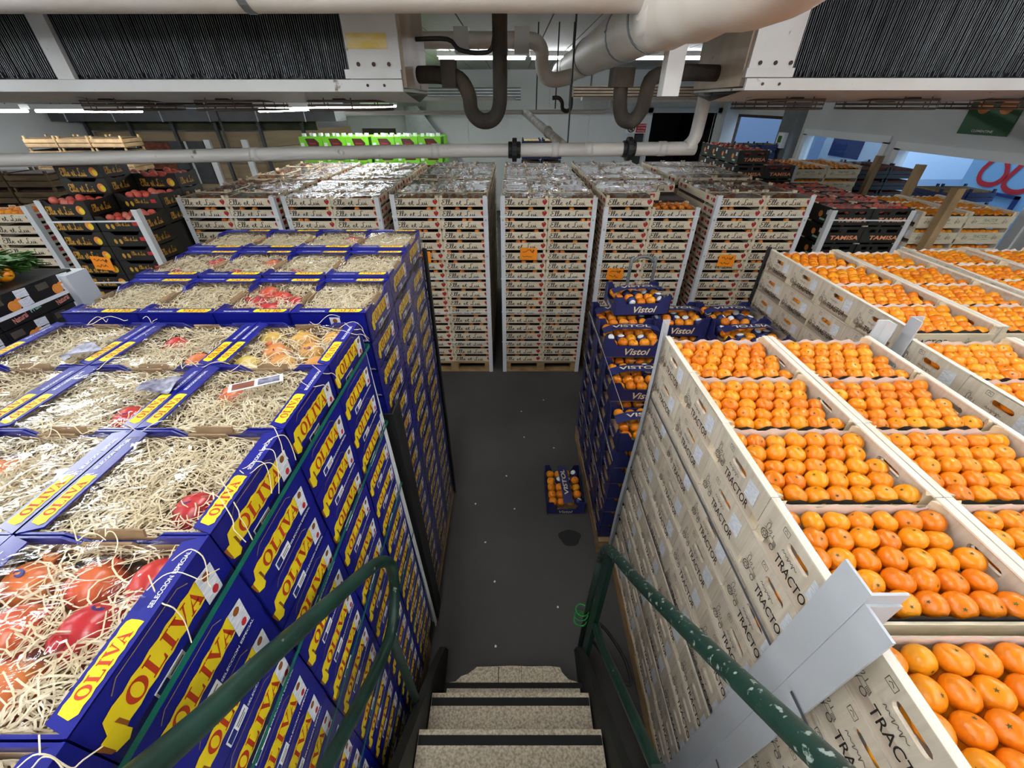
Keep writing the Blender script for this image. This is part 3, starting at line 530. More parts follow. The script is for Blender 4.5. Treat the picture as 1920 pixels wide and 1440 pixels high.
def holed(w, h, cx, cy, sw, sh, th):
    """upright panel w x h (u centred, v from 0) with a rounded slot right through; lies in XY, thick in z"""
    s = [(x + cx, y + cy) for x, y in slot(sw, sh)]; n = len(s); out = []
    for x, y in s:
        dx, dy = x - cx, y - cy; k = min((w / 2 - cx if dx > 0 else w / 2 + cx) / abs(dx) if abs(dx) > 1e-6 else 9e9, (h - cy if dy > 0 else cy) / abs(dy) if abs(dy) > 1e-6 else 9e9); out.append((cx + dx * k, cy + dy * k))
    b = MB()
    for z, fl in ((0, 1), (th, 0)):
        o = len(b.v); b.v += [(x, y, z) for x, y in s] + [(x, y, z) for x, y in out]
        for i in range(n):
            q = (o + i, o + (i + 1) % n, o + n + (i + 1) % n, o + n + i); b.f.append(q if fl else q[::-1])
    o1 = 2 * n
    for i in range(n): b.f.append((i, o1 + i, o1 + (i + 1) % n, (i + 1) % n)); b.f.append((n + i, n + (i + 1) % n, o1 + n + (i + 1) % n, o1 + n + i))
    cs = [(w / 2, h), (-w / 2, h), (-w / 2, 0), (w / 2, 0)]   # fill the corners left by the radial cut
    for z, fl in ((0, 1), (th, 0)):
        for c in cs:
            sx = [p for p in out if abs(p[0] - c[0]) < 1e-6]; sy = [p for p in out if abs(p[1] - c[1]) < 1e-6]
            if sx and sy:
                a = min(sx, key=lambda p: abs(p[1] - c[1])); d_ = min(sy, key=lambda p: abs(p[0] - c[0])); o = len(b.v)
                b.v += [(a[0], a[1], z), (c[0], c[1], z), (d_[0], d_[1], z)]; b.f.append((o, o + 1, o + 2))
    return b
def dipped(w, h, dip, fw, th):
    """panel with a lowered middle"""
    a = w / 2; f = fw / 2
    return MB().prism([(-a, 0), (a, 0), (a, h), (f + .03, h), (f, h - dip), (-f, h - dip), (-f - .03, h), (-a, h)], 0, th)
EPS = .0009
# ================================================================ wooden script-lettered crate
EW, ED, EH = .452, .30, .1025
ep = MB().box(-EW / 2, 0, .010, EW / 2, .007, .077).mesh('front_panel', 'pine_x'); es = MB().box(0, -ED / 2 + .007, .012, .007, ED / 2 - .007, .082).mesh('side_panel', 'pine_x')
ec = MB().prism([(0, 0), (.026, 0), (0, .026)], .0, .101).mesh('corner_post', 'pine'); eb = MB().box(-EW / 2, -ED / 2, .004, EW / 2, ED / 2, .012).mesh('base', 'pine')
el = script(.325, .051, .2).mesh('lettering', 'ink'); eh = heart(.0235).mesh('heart', 'heart'); elf = MB().flat([(-.006, .016), (.0, .028), (.014, .024), (.004, .016)]).mesh('leaf', 'leafgreen')
esp = MB().join(MB().box(-.1, .02, 0, -.045, .055, .0004)).box(.01, .028, 0, .035, .05, .0004).box(.05, .02, 0, .1, .055, .0004).mesh('side_print', 'heart')
en = MB().box(-EW / 2 + .012, -ED / 2 + .010, .0125, EW / 2 - .012, ED / 2 - .010, .050).mesh('net_lining', 'net_dark')
def filmgrid(w, d, z, amp, seed, nx=14, ny=10):
    return MB().grid(-w / 2, -d / 2, w / 2, d / 2, nx, ny, lambda a, b: z + amp * noise.noise((a * 5 + seed * 7, b * 7, seed)) + amp * .6 * noise.noise((a * 14, b * 3 + seed * 3, 5)) - amp * 1.2 * max(0, 2 * abs(b - .5) - .8) * 3)
efilm = [filmgrid(EW - .02, ED - .02, .084, .011, k).mesh('film', 'film_rough', True) for k in range(3)]
def c_(x, y): return Tr((x, y, 0)) @ Rz({(-1, -1): 0, (1, -1): 90, (1, 1): 180, (-1, 1): 270}[(1 if x > 0 else -1, 1 if y > 0 else -1)])
EK = [('front_panel', ep, Tr((0, -ED / 2, 0))), ('back_panel', ep, Tr((0, ED / 2 - .007, 0))), ('side_panel', es, Tr((-EW / 2, 0, 0))), ('side_panel', es, Tr((EW / 2 - .007, 0, 0)))] + \
     [('corner_post', ec, c_(sx * (EW / 2 - .0075), sy * (ED / 2 - .0075))) for sx in (-1, 1) for sy in (-1, 1)] + \
     [('base', eb), ('net_lining', en), ('lettering', el, frame('-y', (-.04, -ED / 2 - EPS, .043))), ('heart', eh, frame('-y', (.19, -ED / 2 - EPS, .045)), [('leaf', elf, Tr((0, 0, .0004)))]),
      ('side_print', esp, frame('+x', (EW / 2 + EPS, 0, .01))), ('side_print', esp, frame('-x', (-EW / 2 - EPS, 0, .01)))]
# ================================================================ blue banner carton
OA, OB, OH = .318, .252, .1165
ofw = MB().box(-.002, -OB / 2, .0, .002, OB / 2, OH).mesh('end_wall', 'blue_card'); olw = dipped(OA, OH - .002, .022, .10, .004).mesh('long_wall', 'blue_card')
obm = MB().box(-OA / 2, -OB / 2, 0, OA / 2, OB / 2, .004).mesh('base', 'blue_card')
olin = MB().box(-OA / 2 + .003, -OB / 2 + .004, .004, -OA / 2 + .005, OB / 2 - .004, OH - .006).box(OA / 2 - .005, -OB / 2 + .004, .004, OA / 2 - .003, OB / 2 - .004, OH - .006).box(-OA / 2 + .004, -OB / 2 + .0045, .004, OA / 2 - .004, -OB / 2 + .006, .098).box(-OA / 2 + .004, OB / 2 - .006, .004, OA / 2 - .004, OB / 2 - .0045, .098).mesh('lining', 'kraft')
orim = MB().prism([(-.0, -OB / 2), (.036, -OB / 2 + .012), (.036, OB / 2 - .012), (0, OB / 2)], 0, .003).mesh('rim', 'blue_card')
otab = MB().prism(slot(.085, .03), -.004, .0, ID).mesh('hand_tab', 'kraft'); otabL = MB().box(-.040, -.002, 0, .040, .002, .016).mesh('hand_tab', 'kraft')
orb = banner(.10, .024).mesh('rim_banner', 'yellow_print'); orl = oliva(.075, .017).mesh('rim_lettering', 'red_print'); ort = text('SELECCION ESPECIAL', .085, .007, .02).mesh('rim_text', 'white_print')
ob1 = banner(.185, .043).mesh('banner', 'yellow_print'); oc1 = curl(.185, .043).mesh('scroll_curl', 'yellow_print'); os1 = curl_edges(.185, .043).mesh('curl_outline', 'brown_print'); ol1 = oliva(.145, .034).mesh('lettering', 'red_print')
olab = MB().box(-.017, -.03, 0, .017, .03, .0005).mesh('label', 'label'); olabs = MB().ring(0, .018, .008, .008, 0, 0, 10).mesh('seal', 'brown_print'); olabr = MB().ring(.004, -.018, .007, .008, 0, 0, 8).mesh('red_mark', 'red_dot')
oeu = MB().box(-.028, -.0105, 0, .028, .0105, .0005).mesh('sticker', 'white_print'); oeub = MB().box(-.025, -.008, .0006, -.006, .008, .0009).mesh('flag_print', 'eu_blue'); oeut = MB().box(-.002, .001, .0006, .024, .003, .0009).box(-.002, -.005, .0006, .02, -.003, .0009).mesh('print', 'ink_soft')
otx = text('SELECCION ESPECIAL', .10, .0065, .02).mesh('side_text', 'white_print'); ocut = MB().ribbon([(-.07, .002), (-.055, .014), (.055, .014), (.07, .002)], .0016, None, 0).mesh('cut_line', 'kraft')
def oface(side, o, f):  # print set on one face, f = sideways shift
    F = frame(side, o)
    return [('banner', ob1, F @ Tr((f, .004, 0)), [('lettering', ol1, Tr((.004, .0, .0005))), ('scroll_curl', oc1, Tr((0, 0, .0003))), ('curl_outline', os1, Tr((0, 0, .0007)))]),
            ('label', olab, F @ Tr((f + .092, -.004, .0011)) @ Rz(-6), [('seal', olabs, Tr((0, 0, .0008))), ('red_mark', olabr, Tr((0, 0, .0008)))]),
            ('sticker', oeu, F @ Tr((f - .02, -.042, .0002)), [('flag_print', oeub), ('print', oeut)]), ('side_text', otx, F @ Tr((f + .06, -.048, .0003))), ('cut_line', ocut, F @ Tr((f, .036, .0003)))]
OK_ = [('end_wall', ofw, Tr((-OA / 2 + .002, 0, 0))), ('end_wall', ofw, Tr((OA / 2 - .002, 0, 0))), ('long_wall', olw, frame('-y', (0, -OB / 2 + .004, 0))), ('long_wall', olw, frame('+y', (0, OB / 2 - .004, 0))), ('base', obm)]
OTOP = [('lining', olin), ('rim', orim, Tr((-OA / 2, 0, OH - .003)), [('rim_banner', orb, Tr((.018, -.055, .0036)) @ Rz(90)), ('rim_lettering', orl, Tr((.018, -.055, .0042)) @ Rz(90)), ('rim_text', ort, Tr((.012, .055, .0036)) @ Rz(90))]),
        ('rim', orim, Tr((OA / 2, 0, OH - .003)) @ Rz(180), [('rim_banner', orb, Tr((.018, .055, .0036)) @ Rz(-90)), ('rim_lettering', orl, Tr((.018, .055, .0042)) @ Rz(-90)), ('rim_text', ort, Tr((.012, -.055, .0036)) @ Rz(-90))]),
        ('hand_tab', otabL, Tr((0, -OB / 2 + .006, OH - .02)) @ Rx(-18)), ('hand_tab', otabL, Tr((0, OB / 2 - .006, OH - .02)) @ Rx(18))]
OFX = oface('+x', (OA / 2 + EPS, 0, OH / 2), -.012); OFY = oface('-y', (0, -OB / 2 - EPS, OH / 2), -.012)
OFE = [('side_text', otx, frame('-x', (-OA / 2 - EPS, -.07, .012))), ('label', olab, frame('-x', (-OA / 2 - EPS, -.02, .07)), [('seal', olabs, Tr((0, 0, .0008))), ('red_mark', olabr, Tr((0, 0, .0008)))])]
ofilm = [filmgrid(OA - .012, OB - .012, OH - .001, .006, k + 5, 16, 12).mesh('film', 'film', True) for k in range(3)]
def straw_mesh(seed, n=800):
    rn = random.Random(seed); b = MB(); hx, hy = OA / 2 - .012, OB / 2 - .012
    b.grid(-hx, -hy, hx, hy, 14, 12, lambda a, c: .075 + .012 * noise.noise((a * 6 + seed, c * 6, 0)))
    for i in range(n):
        x, y, a = rn.uniform(-hx, hx), rn.uniform(-hy, hy), rn.uniform(0, 6.28); k = rn.uniform(-45, 45); z = rn.uniform(.080, .103); L = rn.uniform(.04, .11); w = rn.uniform(.0007, .0014); ns = 6
        ph = rn.uniform(0, 6); pts = []
        for j in range(ns + 1):
            pts.append((max(-hx, min(hx, x)), max(-hy, min(hy, y)), min(.112, max(.082, z + .006 * math.sin(ph + j)))), ); x += math.cos(a) * L / ns; y += math.sin(a) * L / ns; a += k * L / ns
        o = len(b.v)
        for j, p in enumerate(pts):
            q = pts[min(j + 1, ns)]; r_ = pts[max(j - 1, 0)]; dx, dy = q[0] - r_[0], q[1] - r_[1]; l = math.hypot(dx, dy) or 1
            b.v += [(p[0] - dy / l * w, p[1] + dx / l * w, p[2]), (p[0] + dy / l * w, p[1] - dx / l * w, p[2] + .0006)]
        b.f += [(o + 2 * j, o + 2 * j + 1, o + 2 * j + 3, o + 2 * j + 2) for j in range(ns)]
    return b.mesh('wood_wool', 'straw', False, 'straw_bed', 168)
STRAW = [straw_mesh(k) for k in range(4)]
# ================================================================ tractor-print crate
TW, TD, TH = .466, .303, .153
ts = holed(TD, TH - .004, .0, .105, .085, .024, .009).mesh('end_panel', 'poplar'); tl = MB().box(-TW / 2 + .009, 0, .006, TW / 2 - .009, .007, .112).mesh('long_panel', 'pine_x'); tb = MB().box(-TW / 2, -TD / 2, 0, TW / 2, TD / 2, .006).mesh('base', 'poplar')
tr_ = MB().box(-.011, -TD / 2, 0, .011, TD / 2, .005).mesh('top_rail', 'poplar_top'); tc_ = MB().prism([(0, 0), (.03, 0), (0, .03)], .006, TH - .003).mesh('corner_post', 'pine')
tt = text('TRACTOR', .148, .03, .008).mesh('lettering', 'ink'); tdr = tractor(.036).mesh('tractor_print', 'ink_soft'); tsm = script(.001); tsc = MB().ribbon([(-.03, 0), (-.026, .008), (-.022, 0), (-.017, .006), (-.012, 0), (-.004, .006), (-.004, -.006), (.004, .006), (.008, 0), (.014, .006), (.016, -.008), (.02, .006), (.028, 0), (.032, .004)], .0016).mesh('script_print', 'ink_soft')
tlb = MB().box(-.027, -.03, 0, .027, .03, .0006).mesh('label', 'label'); tst = MB().ribbon([(-.012, .008), (.012, .008), (.012, -.008), (-.012, -.008), (-.012, .008)], .002, None, 0).ribbon([(-.006, -.003), (-.002, .004), (.006, -.002)], .002, None, 0).mesh('stamp_print', 'ink_soft')
twv = MB()
for i in range(28):
    x = -TW / 2 + .015 + (TW - .03) * i / 27; twv.v += [(x, 0, .10), (x, 0, TH - .018 + .006 * math.sin(i * 1.5) + .004 * math.sin(i * .7))]
twv.f = [(2 * i, 2 * i + 2, 2 * i + 3, 2 * i + 1) for i in range(27)]; tpw = twv.mesh('paper_liner', 'paper'); tpb = twv.mesh('black_liner', 'liner_black')
tgr = MB().join(text('TRACTOR', .14, .026, .0, .2)).mesh('long_lettering', 'leafgreen'); tgr2 = text('TRACTOR', .19, .032).mesh('long_lettering', 'ink'); tdr2 = tractor(.028).mesh('tractor_print', 'ink_soft')
tfan = MB()
for i in range(9): tfan.ribbon([((i - 4) * .012, 0), ((i - 4) * .026, -.02 + abs(i - 4) * .003)], .002, None, 0)
tfan = tfan.mesh('ray_print', 'leafgreen')
def tface(side, x):
    F = frame(side, (x, 0, 0))
    return [('lettering', tt, F @ Tr((.022, .042, 0))), ('tractor_print', tdr, F @ Tr((-.098, .062, 0))), ('script_print', tsc, F @ Tr((-.015, .076, 0))), ('label', tlb, F @ Tr((.088, .094, 0)) @ Rz(3)), ('stamp_print', tst, F @ Tr((-.06, .130, 0)))]
TK = [('end_panel', ts, frame('-x', (-TW / 2 + .009, 0, .002))), ('end_panel', ts, frame('+x', (TW / 2 - .009, 0, .002))), ('long_panel', tl, Tr((0, -TD / 2, 0))), ('long_panel', tl, Tr((0, TD / 2 - .007, 0))), ('base', tb)] + tface('-x', -TW / 2 - EPS)
TTOP = [('top_rail', tr_, Tr((-TW / 2 + .011, 0, TH - .005))), ('top_rail', tr_, Tr((TW / 2 - .011, 0, TH - .005))), ('paper_liner', tpw, Tr((0, TD / 2 - .012, 0))), ('black_liner', tpb, Tr((0, -TD / 2 + .011, -.012)))] + [('corner_post', tc_, c_(sx * (TW / 2 - .0095), sy * (TD / 2 - .0075))) for sx in (-1, 1) for sy in (-1, 1)]
TFG = [('long_lettering', tgr, frame('-y', (0, -TD / 2 - EPS, .075))), ('ray_print', tfan, frame('-y', (0, -TD / 2 - EPS, .05))), ('tractor_print', tdr2, frame('-y', (-.15, -TD / 2 - EPS, .065))), ('tractor_print', tdr2, frame('-y', (.15, -TD / 2 - EPS, .065)))]
TFB = [('long_lettering', tgr2, frame('-y', (-.08, -TD / 2 - EPS, .065))), ('tractor_print', tdr2, frame('-y', (.12, -TD / 2 - EPS, .06)))]
# ================================================================ fruit
def orange_mesh(seed, n=18, m=10, r=.0335, fl=.9):
    rn = random.Random(seed); b = MB(); ox = rn.uniform(0, 50); pr = []
    for j in range(1, m):
        a = math.pi * j / m; pr.append((r * math.sin(a), -r * fl * math.cos(a) - (.004 * max(0, math.cos(math.pi - a) - .86) / .14)))
    b.lathe([(.0012, -r * fl)] + pr + [(.0016, r * fl - .0035)], n)
    b.v = [tuple(Vector(p) * (1 + .05 * noise.noise((p[0] * 28 + ox, p[1] * 28, p[2] * 28)))) for p in b.v]; return b
OM = [orange_mesh(k) for k in range(3)]; OMM = [o.mesh('peel', 'orange', True) for o in OM]
star = MB()
for i in range(5):
    a = i * 2 * math.pi / 5; star.flat([(0, 0), (.0022 * math.cos(a - .6), .0022 * math.sin(a - .6)), (.0058 * math.cos(a), .0058 * math.sin(a)), (.0022 * math.cos(a + .6), .0022 * math.sin(a + .6))])
CAL = star.mesh('calyx', 'stem'); ORZ = .0335 * .9 - .003
OLO = orange_mesh(9, 10, 6); CLO = orange_mesh(4, 8, 5, .026, .9)
POM = []
for k in range(6):
    p = orange_mesh(20 + k, 22, 14, .047, .92); p.lathe([(.009, .039), (.010, .046), (.013, .054), (.010, .05), (.004, .044)], 6); POM.append(p.mesh('skin', 'pome' if k < 3 else 'pome_y', True))
STK = MB().lathe([(.009, 0), (.007, .0006)], 14, Matrix.Diagonal((1.3, .8, 1, 1))).mesh('sticker', 'sticker'); STK2 = MB().lathe([(.0035, .0004), (.003, .0012)], 4).mesh('sticker_print', 'orange_print')
# ================================================================ blue low-fronted orange carton
VW, VD, VH = .40, .298, .142
vl = dipped(VW, VH, .052, .24, .005).mesh('long_panel', 'blue_card2'); ve = dipped(VD, VH, .082, .15, .005).mesh('end_panel', 'blue_card2'); vb = MB().box(-VW / 2, -VD / 2, 0, VW / 2, VD / 2, .005).mesh('base', 'kraft')
vli = MB().box(-.0012, -VD / 2 + .01, .005, .0012, VD / 2 - .01, VH - .09).mesh('lining', 'kraft')
vt = text('Vistol', .17, .05, .02, .25).mesh('lettering', 'straw'); vt2 = text('Vistol', .11, .030, .02, .25).mesh('lettering', 'straw'); vt3 = text('Valencia', .05, .01, .01).mesh('small_print', 'white_print')
bn = MB(); bd = []
for i in range(13):
    a = i / 12; bd.append((-VW / 2 + .006 + a * (VW - .012), VH - .012 + .035 * math.sin(math.pi * a) + .006 * math.sin(a * 9)))
for x, z in bd: bn.v += [(x, -.04 + .05 * x, z), (x, .035 + .05 * x, z + .002)]
bn.f = [(2 * i, 2 * i + 2, 2 * i + 3, 2 * i + 1) for i in range(12)]; vband = bn.mesh('paper_band', 'blue_card2')
bt = text('VISTOL', .26, .035, .02, .1)
def bz(x):
    a = (x + VW / 2 - .006) / (VW - .012); return VH - .0085 + .035 * math.sin(math.pi * a) + .006 * math.sin(a * 9)
bt.v = [(x, y + .05 * x, bz(x)) for x, y, z in bt.v]; vbt = bt.mesh('band_lettering', 'straw')
VK = [('long_panel', vl, frame('-y', (0, -VD / 2 + .005, 0))), ('long_panel', vl, frame('+y', (0, VD / 2 - .005, 0))), ('end_panel', ve, frame('-x', (-VW / 2 + .005, 0, 0))), ('end_panel', ve, frame('+x', (VW / 2 - .005, 0, 0))), ('base', vb),
      ('lettering', vt, frame('-y', (.02, -VD / 2 - EPS, .045))), ('lettering', vt2, frame('-x', (-VW / 2 - EPS, 0, .032)))]
VTOP = [('lining', vli, Tr((-VW / 2 + .0068, 0, 0))), ('lining', vli, Tr((VW / 2 - .0068, 0, 0))), ('paper_band', vband, ID, [('band_lettering', vbt)]), ('small_print', vt3, frame('+y', (0, VD / 2 + EPS, .12)))]
# ================================================================ black cartons
def ear(w, h, dip, fw, m): return dipped(w, h, dip, fw, .005).mesh('panel', m)
BW, BD, BH = .40, .30, .125
bgl = script(.22, .062, .34).mesh('lettering', 'gold_print'); bgo = MB().ring(0, 0, .034, .036, 0, 0, 14).mesh('orange_print', 'orange_print'); bgo2 = MB().ring(.012, -.006, .022, .024, 0, 0, 12).mesh('yellow_print', 'yellow_print'); bgs = script(.12, .034, .3).mesh('small_lettering', 'gold_print'); brd = MB().box(0, 0, 0, .045, .03, .0005).mesh('red_patch', 'red_dot')
bfi = MB().ring(0, 0, .014, .022, 0, 0, 10).ring(.045, 0, .014, .022, 0, 0, 10).mesh('fruit_print', 'gold_print')
def bface(side, o):
    F = frame(side, o); return [('lettering', bgl, F @ Tr((-.05, -.008, 0))), ('orange_print', bgo, F @ Tr((.13, -.006, 0)), [('yellow_print', bgo2, Tr((0, 0, .0006)))])]
def bface2(side, o):
    F = frame(side, o); return [('small_lettering', bgs, F @ Tr((.02, .01, 0))), ('fruit_print', bfi, F @ Tr((-.12, -.012, 0))), ('red_patch', brd, F @ Tr((.105, -.005, 0)))]
bp = ear(BW, BH, .028, .2, 'black_card'); be = dipped(BD, BH, .01, .12, .005).mesh('panel', 'black_card'); bb = MB().box(-BW / 2, -BD / 2, 0, BW / 2, BD / 2, .005).mesh('base', 'black_card')
bsl = script(.18, .055, .3).mesh('end_lettering', 'gold_print')
BK0 = [('panel', bp, frame('-y', (0, -BD / 2 + .005, 0))), ('panel', bp, frame('+y', (0, BD / 2 - .005, 0))), ('panel', be, frame('-x', (-BW / 2 + .005, 0, 0))), ('panel', be, frame('+x', (BW / 2 - .005, 0, 0))), ('base', bb), ('end_lettering', bsl, frame('+x', (BW / 2 + EPS, -.02, .055)))]
BKA = BK0 + bface('-y', (0, -BD / 2 - EPS, .055)); BKB = BK0 + bface2('-y', (0, -BD / 2 - EPS, .055))
# outlined capital lettering black box with wooden corners
MW, MD, MH = .40, .31, .165
mp_ = MB().box(-MW / 2, 0, .01, MW / 2, .006, .10).box(-MW / 2, 0, .13, MW / 2, .006, MH - .01).box(-.03, 0, .1, .03, .006, .13).box(-MW / 2, 0, .1, -MW / 2 + .06, .006, .13).box(MW / 2 - .06, 0, .1, MW / 2, .006, .13).mesh('panel', 'black_card')
me_ = MB().box(-MD / 2, 0, .01, MD / 2, .006, MH - .01).mesh('end_panel', 'black_card'); mb_ = MB().box(-MW / 2, -MD / 2, 0, MW / 2, MD / 2, .01).mesh('base', 'black_card'); mc_ = MB().box(0, 0, 0, .022, .022, MH).mesh('corner_post', 'pine')
mt_ = text('TAMISA', .29, .042, .035, .05, 1.05).mesh('lettering', 'coral_print'); mo_ = MB().ring(0, 0, .03, .03, 0, 0, 14).mesh('orange_print', 'orange_print'); ml_ = MB().box(-.022, -.02, 0, .022, .02, .0005).mesh('label', 'label'); mg_ = MB().box(-.05, -.012, 0, .03, .006, .0005).mesh('green_print', 'mint_print')
MK = [('panel', mp_, Tr((0, -MD / 2, 0))), ('panel', mp_, Tr((0, MD / 2 - .006, 0))), ('end_panel', me_, Tr((-MW / 2 + .006, 0, 0)) @ Rz(90)), ('end_panel', me_, Tr((MW / 2, 0, 0)) @ Rz(90)), ('base', mb_)] + [('corner_post', mc_, Tr((sx, sy, 0))) for sx in (-MW / 2 + .001, MW / 2 - .023) for sy in (-MD / 2 + .0065, MD / 2 - .029)] + \
     [('lettering', mt_, frame('-y', (.03, -MD / 2 - EPS, .05))), ('orange_print', mo_, frame('-x', (-MW / 2 - EPS, 0, .08))), ('label', ml_, frame('-x', (-MW / 2 - EPS, -.1, .11))), ('green_print', mg_, frame('-x', (-MW / 2 - EPS, -.06, .04)))]
# black carton with orange-half print
NW, ND, NH = .20, .33, .132
nb_ = MB().box(-ND / 2, -NW / 2, 0, ND / 2, NW / 2, NH).mesh('box', 'black_card'); no_ = MB().ring(0, 0, .024, .024, 0, 0, 16).mesh('orange_print', 'orange_print'); no2 = MB().ring(0, 0, .019, .019, .015, .015, 16).mesh('segment_print', 'gold_print'); nl_ = MB().box(-.026, -.017, 0, .026, .017, .0005).mesh('label', 'label')
nt_ = text('Natural', .065, .024, .02, .1).mesh('lettering', 'pink_print'); nm_ = text('Fruit', .05, .022, .02, .1).mesh('green_lettering', 'mint_print'); ng_ = MB().box(-.026, -.014, 0, .026, .014, .0005).mesh('grey_print', 'ink_soft')
NF = frame('+x', (ND / 2 + EPS, 0, NH / 2))
NK = [('box', nb_), ('orange_print', no_, NF @ Tr((-.005, .006, 0)), [('segment_print', no2, Tr((0, 0, .0005)))]), ('orange_print', no_, NF @ Tr((.02, .014, -.0002)) @ Matrix.Scale(.8, 4)), ('label', nl_, NF @ Tr((.048, .045, 0)) @ Rz(-4)), ('label', nl_, NF @ Tr((.045, .006, .0002)) @ Rz(3)), ('lettering', nt_, NF @ Tr((-.015, -.042, 0)) @ Rz(8)), ('green_lettering', nm_, NF @ Tr((.06, -.028, 0)) @ Rz(8)), ('grey_print', ng_, NF @ Tr((-.06, .04, 0)))]
# pallet
PW_, PD_ = .9, 1.2
def pallet_kit(w, d):
    k = [('deck_board', MB().box(-w / 2, -.05, .12, w / 2, .05, .14).mesh('deck_board', 'pallet'), Tr((0, -d / 2 + .05 + i * (d - .1) / 4, 0))) for i in range(5)]
    k += [('stringer', MB().box(-.045, -d / 2, .02, .045, d / 2, .12).mesh('stringer', 'pallet'), Tr((x, 0, 0))) for x in (-w / 2 + .045, 0, w / 2 - .045)]
    k += [('bottom_board', MB().box(-w / 2, -.05, 0, w / 2, .05, .02).mesh('bottom_board', 'pallet'), Tr((0, y, 0))) for y in (-d / 2 + .05, d / 2 - .05)]
    return k
def corner_post(x, y, z0, z1, sx, sy, label, m='post_white', leg=.05, th=.005, tilt=(0, 0), cat='corner post'):
    b = MB().prism([(0, 0), (sx * leg, 0), (sx * leg, sy * th), (sx * th, sy * th), (sx * th, sy * leg), (0, sy * leg)], 0, z1 - z0)
    b.v = [(p[0] + tilt[0] * (p[2]), p[1] + tilt[1] * p[2], p[2]) for p in b.v]
    return single('corner_post', (b, m), label, cat, Tr((x, y, z0)))
def strap(pts, w, m, label, group=None, axis='z'):
    """flat band along a path, w high"""
    b = MB()
    for p in pts: b.v += [(p[0], p[1], p[2] - w / 2), (p[0], p[1], p[2] + w / 2)]
    b.f = [(2 * i, 2 * i + 2, 2 * i + 3, 2 * i + 1) for i in range(len(pts) - 1)]
    return single('strap', (b, m), label, 'strap', None, group)
def jit(s=.002, a=.5): return Tr((random.uniform(-s, s), random.uniform(-s, s), 0)) @ Rz(random.uniform(-a, a))
def at_y(px, py, Y):
    u, v = (px - 960) / CF, (py - 720) / CF; c, s = math.cos(PITCH), math.sin(PITCH); t = Y / (c - v * s)
    return Vector((u * t, Y, CH - t * (s + v * c)))
def at_x(px, py, X):
    u, v = (px - 960) / CF, (py - 720) / CF; c, s = math.cos(PITCH), math.sin(PITCH); t = X / u
    return Vector((X, t * (c - v * s), CH - t * (s + v * c)))
CLEM = MB()     # uncounted clementines in the gaps and under the film of the script-lettered crates
DROP = []       # (x, y, z, crate label) of every orange lying in a tractor-print crate
LOWER = MB()
PZ = .14
# ================================================================ blue pomegranate cartons, strapped pallet
def fruit_at(M, label, group, rn, red=True):
    r = thing('pomegranate', label, 'pomegranate', M @ Rz(rn.uniform(0, 360)) @ Rx(rn.uniform(35, 80)) @ Matrix.Scale(rn.uniform(.86, .95), 4), group)
    mk('skin', rn.choice(POM[:3] if red else POM[3:]), r); s = mk('sticker', STK, r, Rx(-rn.uniform(50, 100)) @ Tr((0, 0, .0445))); mk('sticker_print', STK2, s)
def straw_gap(seed, spots):
    rn = random.Random(seed); me = straw_mesh(seed, 1000); keep = []
    b = MB(); hx, hy = OA / 2 - .012, OB / 2 - .012; b.grid(-hx, -hy, hx, hy, 14, 12, lambda a, c: .045 + .01 * noise.noise((a * 6 + seed, c * 6, 0)))
    vs = me.vertices; nb = 15 * 13; o = nb
    while o < len(vs):
        idx = range(o, o + 14); c = sum((vs[i].co for i in idx), Vector()) / 14
        if all(math.hypot(c.x - x, c.y - y) > .043 for x, y in spots) or rn.random() < .10:
            n0 = len(b.v); b.v += [tuple(vs[i].co) for i in idx]; b.f += [(n0 + 2 * j, n0 + 2 * j + 1, n0 + 2 * j + 3, n0 + 2 * j + 2) for j in range(6)]
        o += 14
    bpy.data.meshes.remove(me); return b.mesh('wood_wool', 'straw', False, 'straw_bed', 168)
FULL = [(-.10, .072), (-.003, .070), (.095, .072), (-.055, -.002), (.048, .0), (-.103, -.073), (-.004, -.074), (.098, -.072)]
SGF = [straw_gap(31, FULL[:7]), straw_gap(32, FULL)]
FEW = [(-.06, .04), (.07, -.05)]; SGW = [straw_gap(41, [FEW[0]]), straw_gap(42, [FEW[1]]), straw_gap(43, FEW)]
def carton_top(M, lab, place_txt, rich, film=True, rn=random):
    if rich: spots = FULL[:7] if rich == 1 else FULL; sm = SGF[rich - 1]
    else:
        q = rn.randrange(4); spots = [[], FEW[:1], FEW[1:], FEW][q]; sm = STRAW[rn.randrange(4)] if q == 0 else SGW[q - 1]
    single('wood_wool', sm, 'wood wool in ' + place_txt, 'wood wool', M, 'wood wool in the blue cartons', 'stuff')
    for x, y in spots: fruit_at(M @ Tr((x, y, .064 if rich else .060)), ('red' if rich == 1 else 'ripe') + ' pomegranate in ' + place_txt, 'pomegranates in the ' + place_txt, rn, rich == 1 or (rich == 0 and rn.random() < .35))
    if film: single('plastic_film', rn.choice(ofilm), 'clear film over ' + place_txt, 'plastic film', M, 'films over blue cartons')
rnO = random.Random(3)
place(pallet_kit(1.0, 1.2), 'pallet', 'wooden pallet under the strapped blue cartons beside the stairs', 'pallet', Tr((-.99, .45, 0)), 'pallets')
OROW = ['row facing the stairs', 'second row from the stairs', 'third row from the stairs']
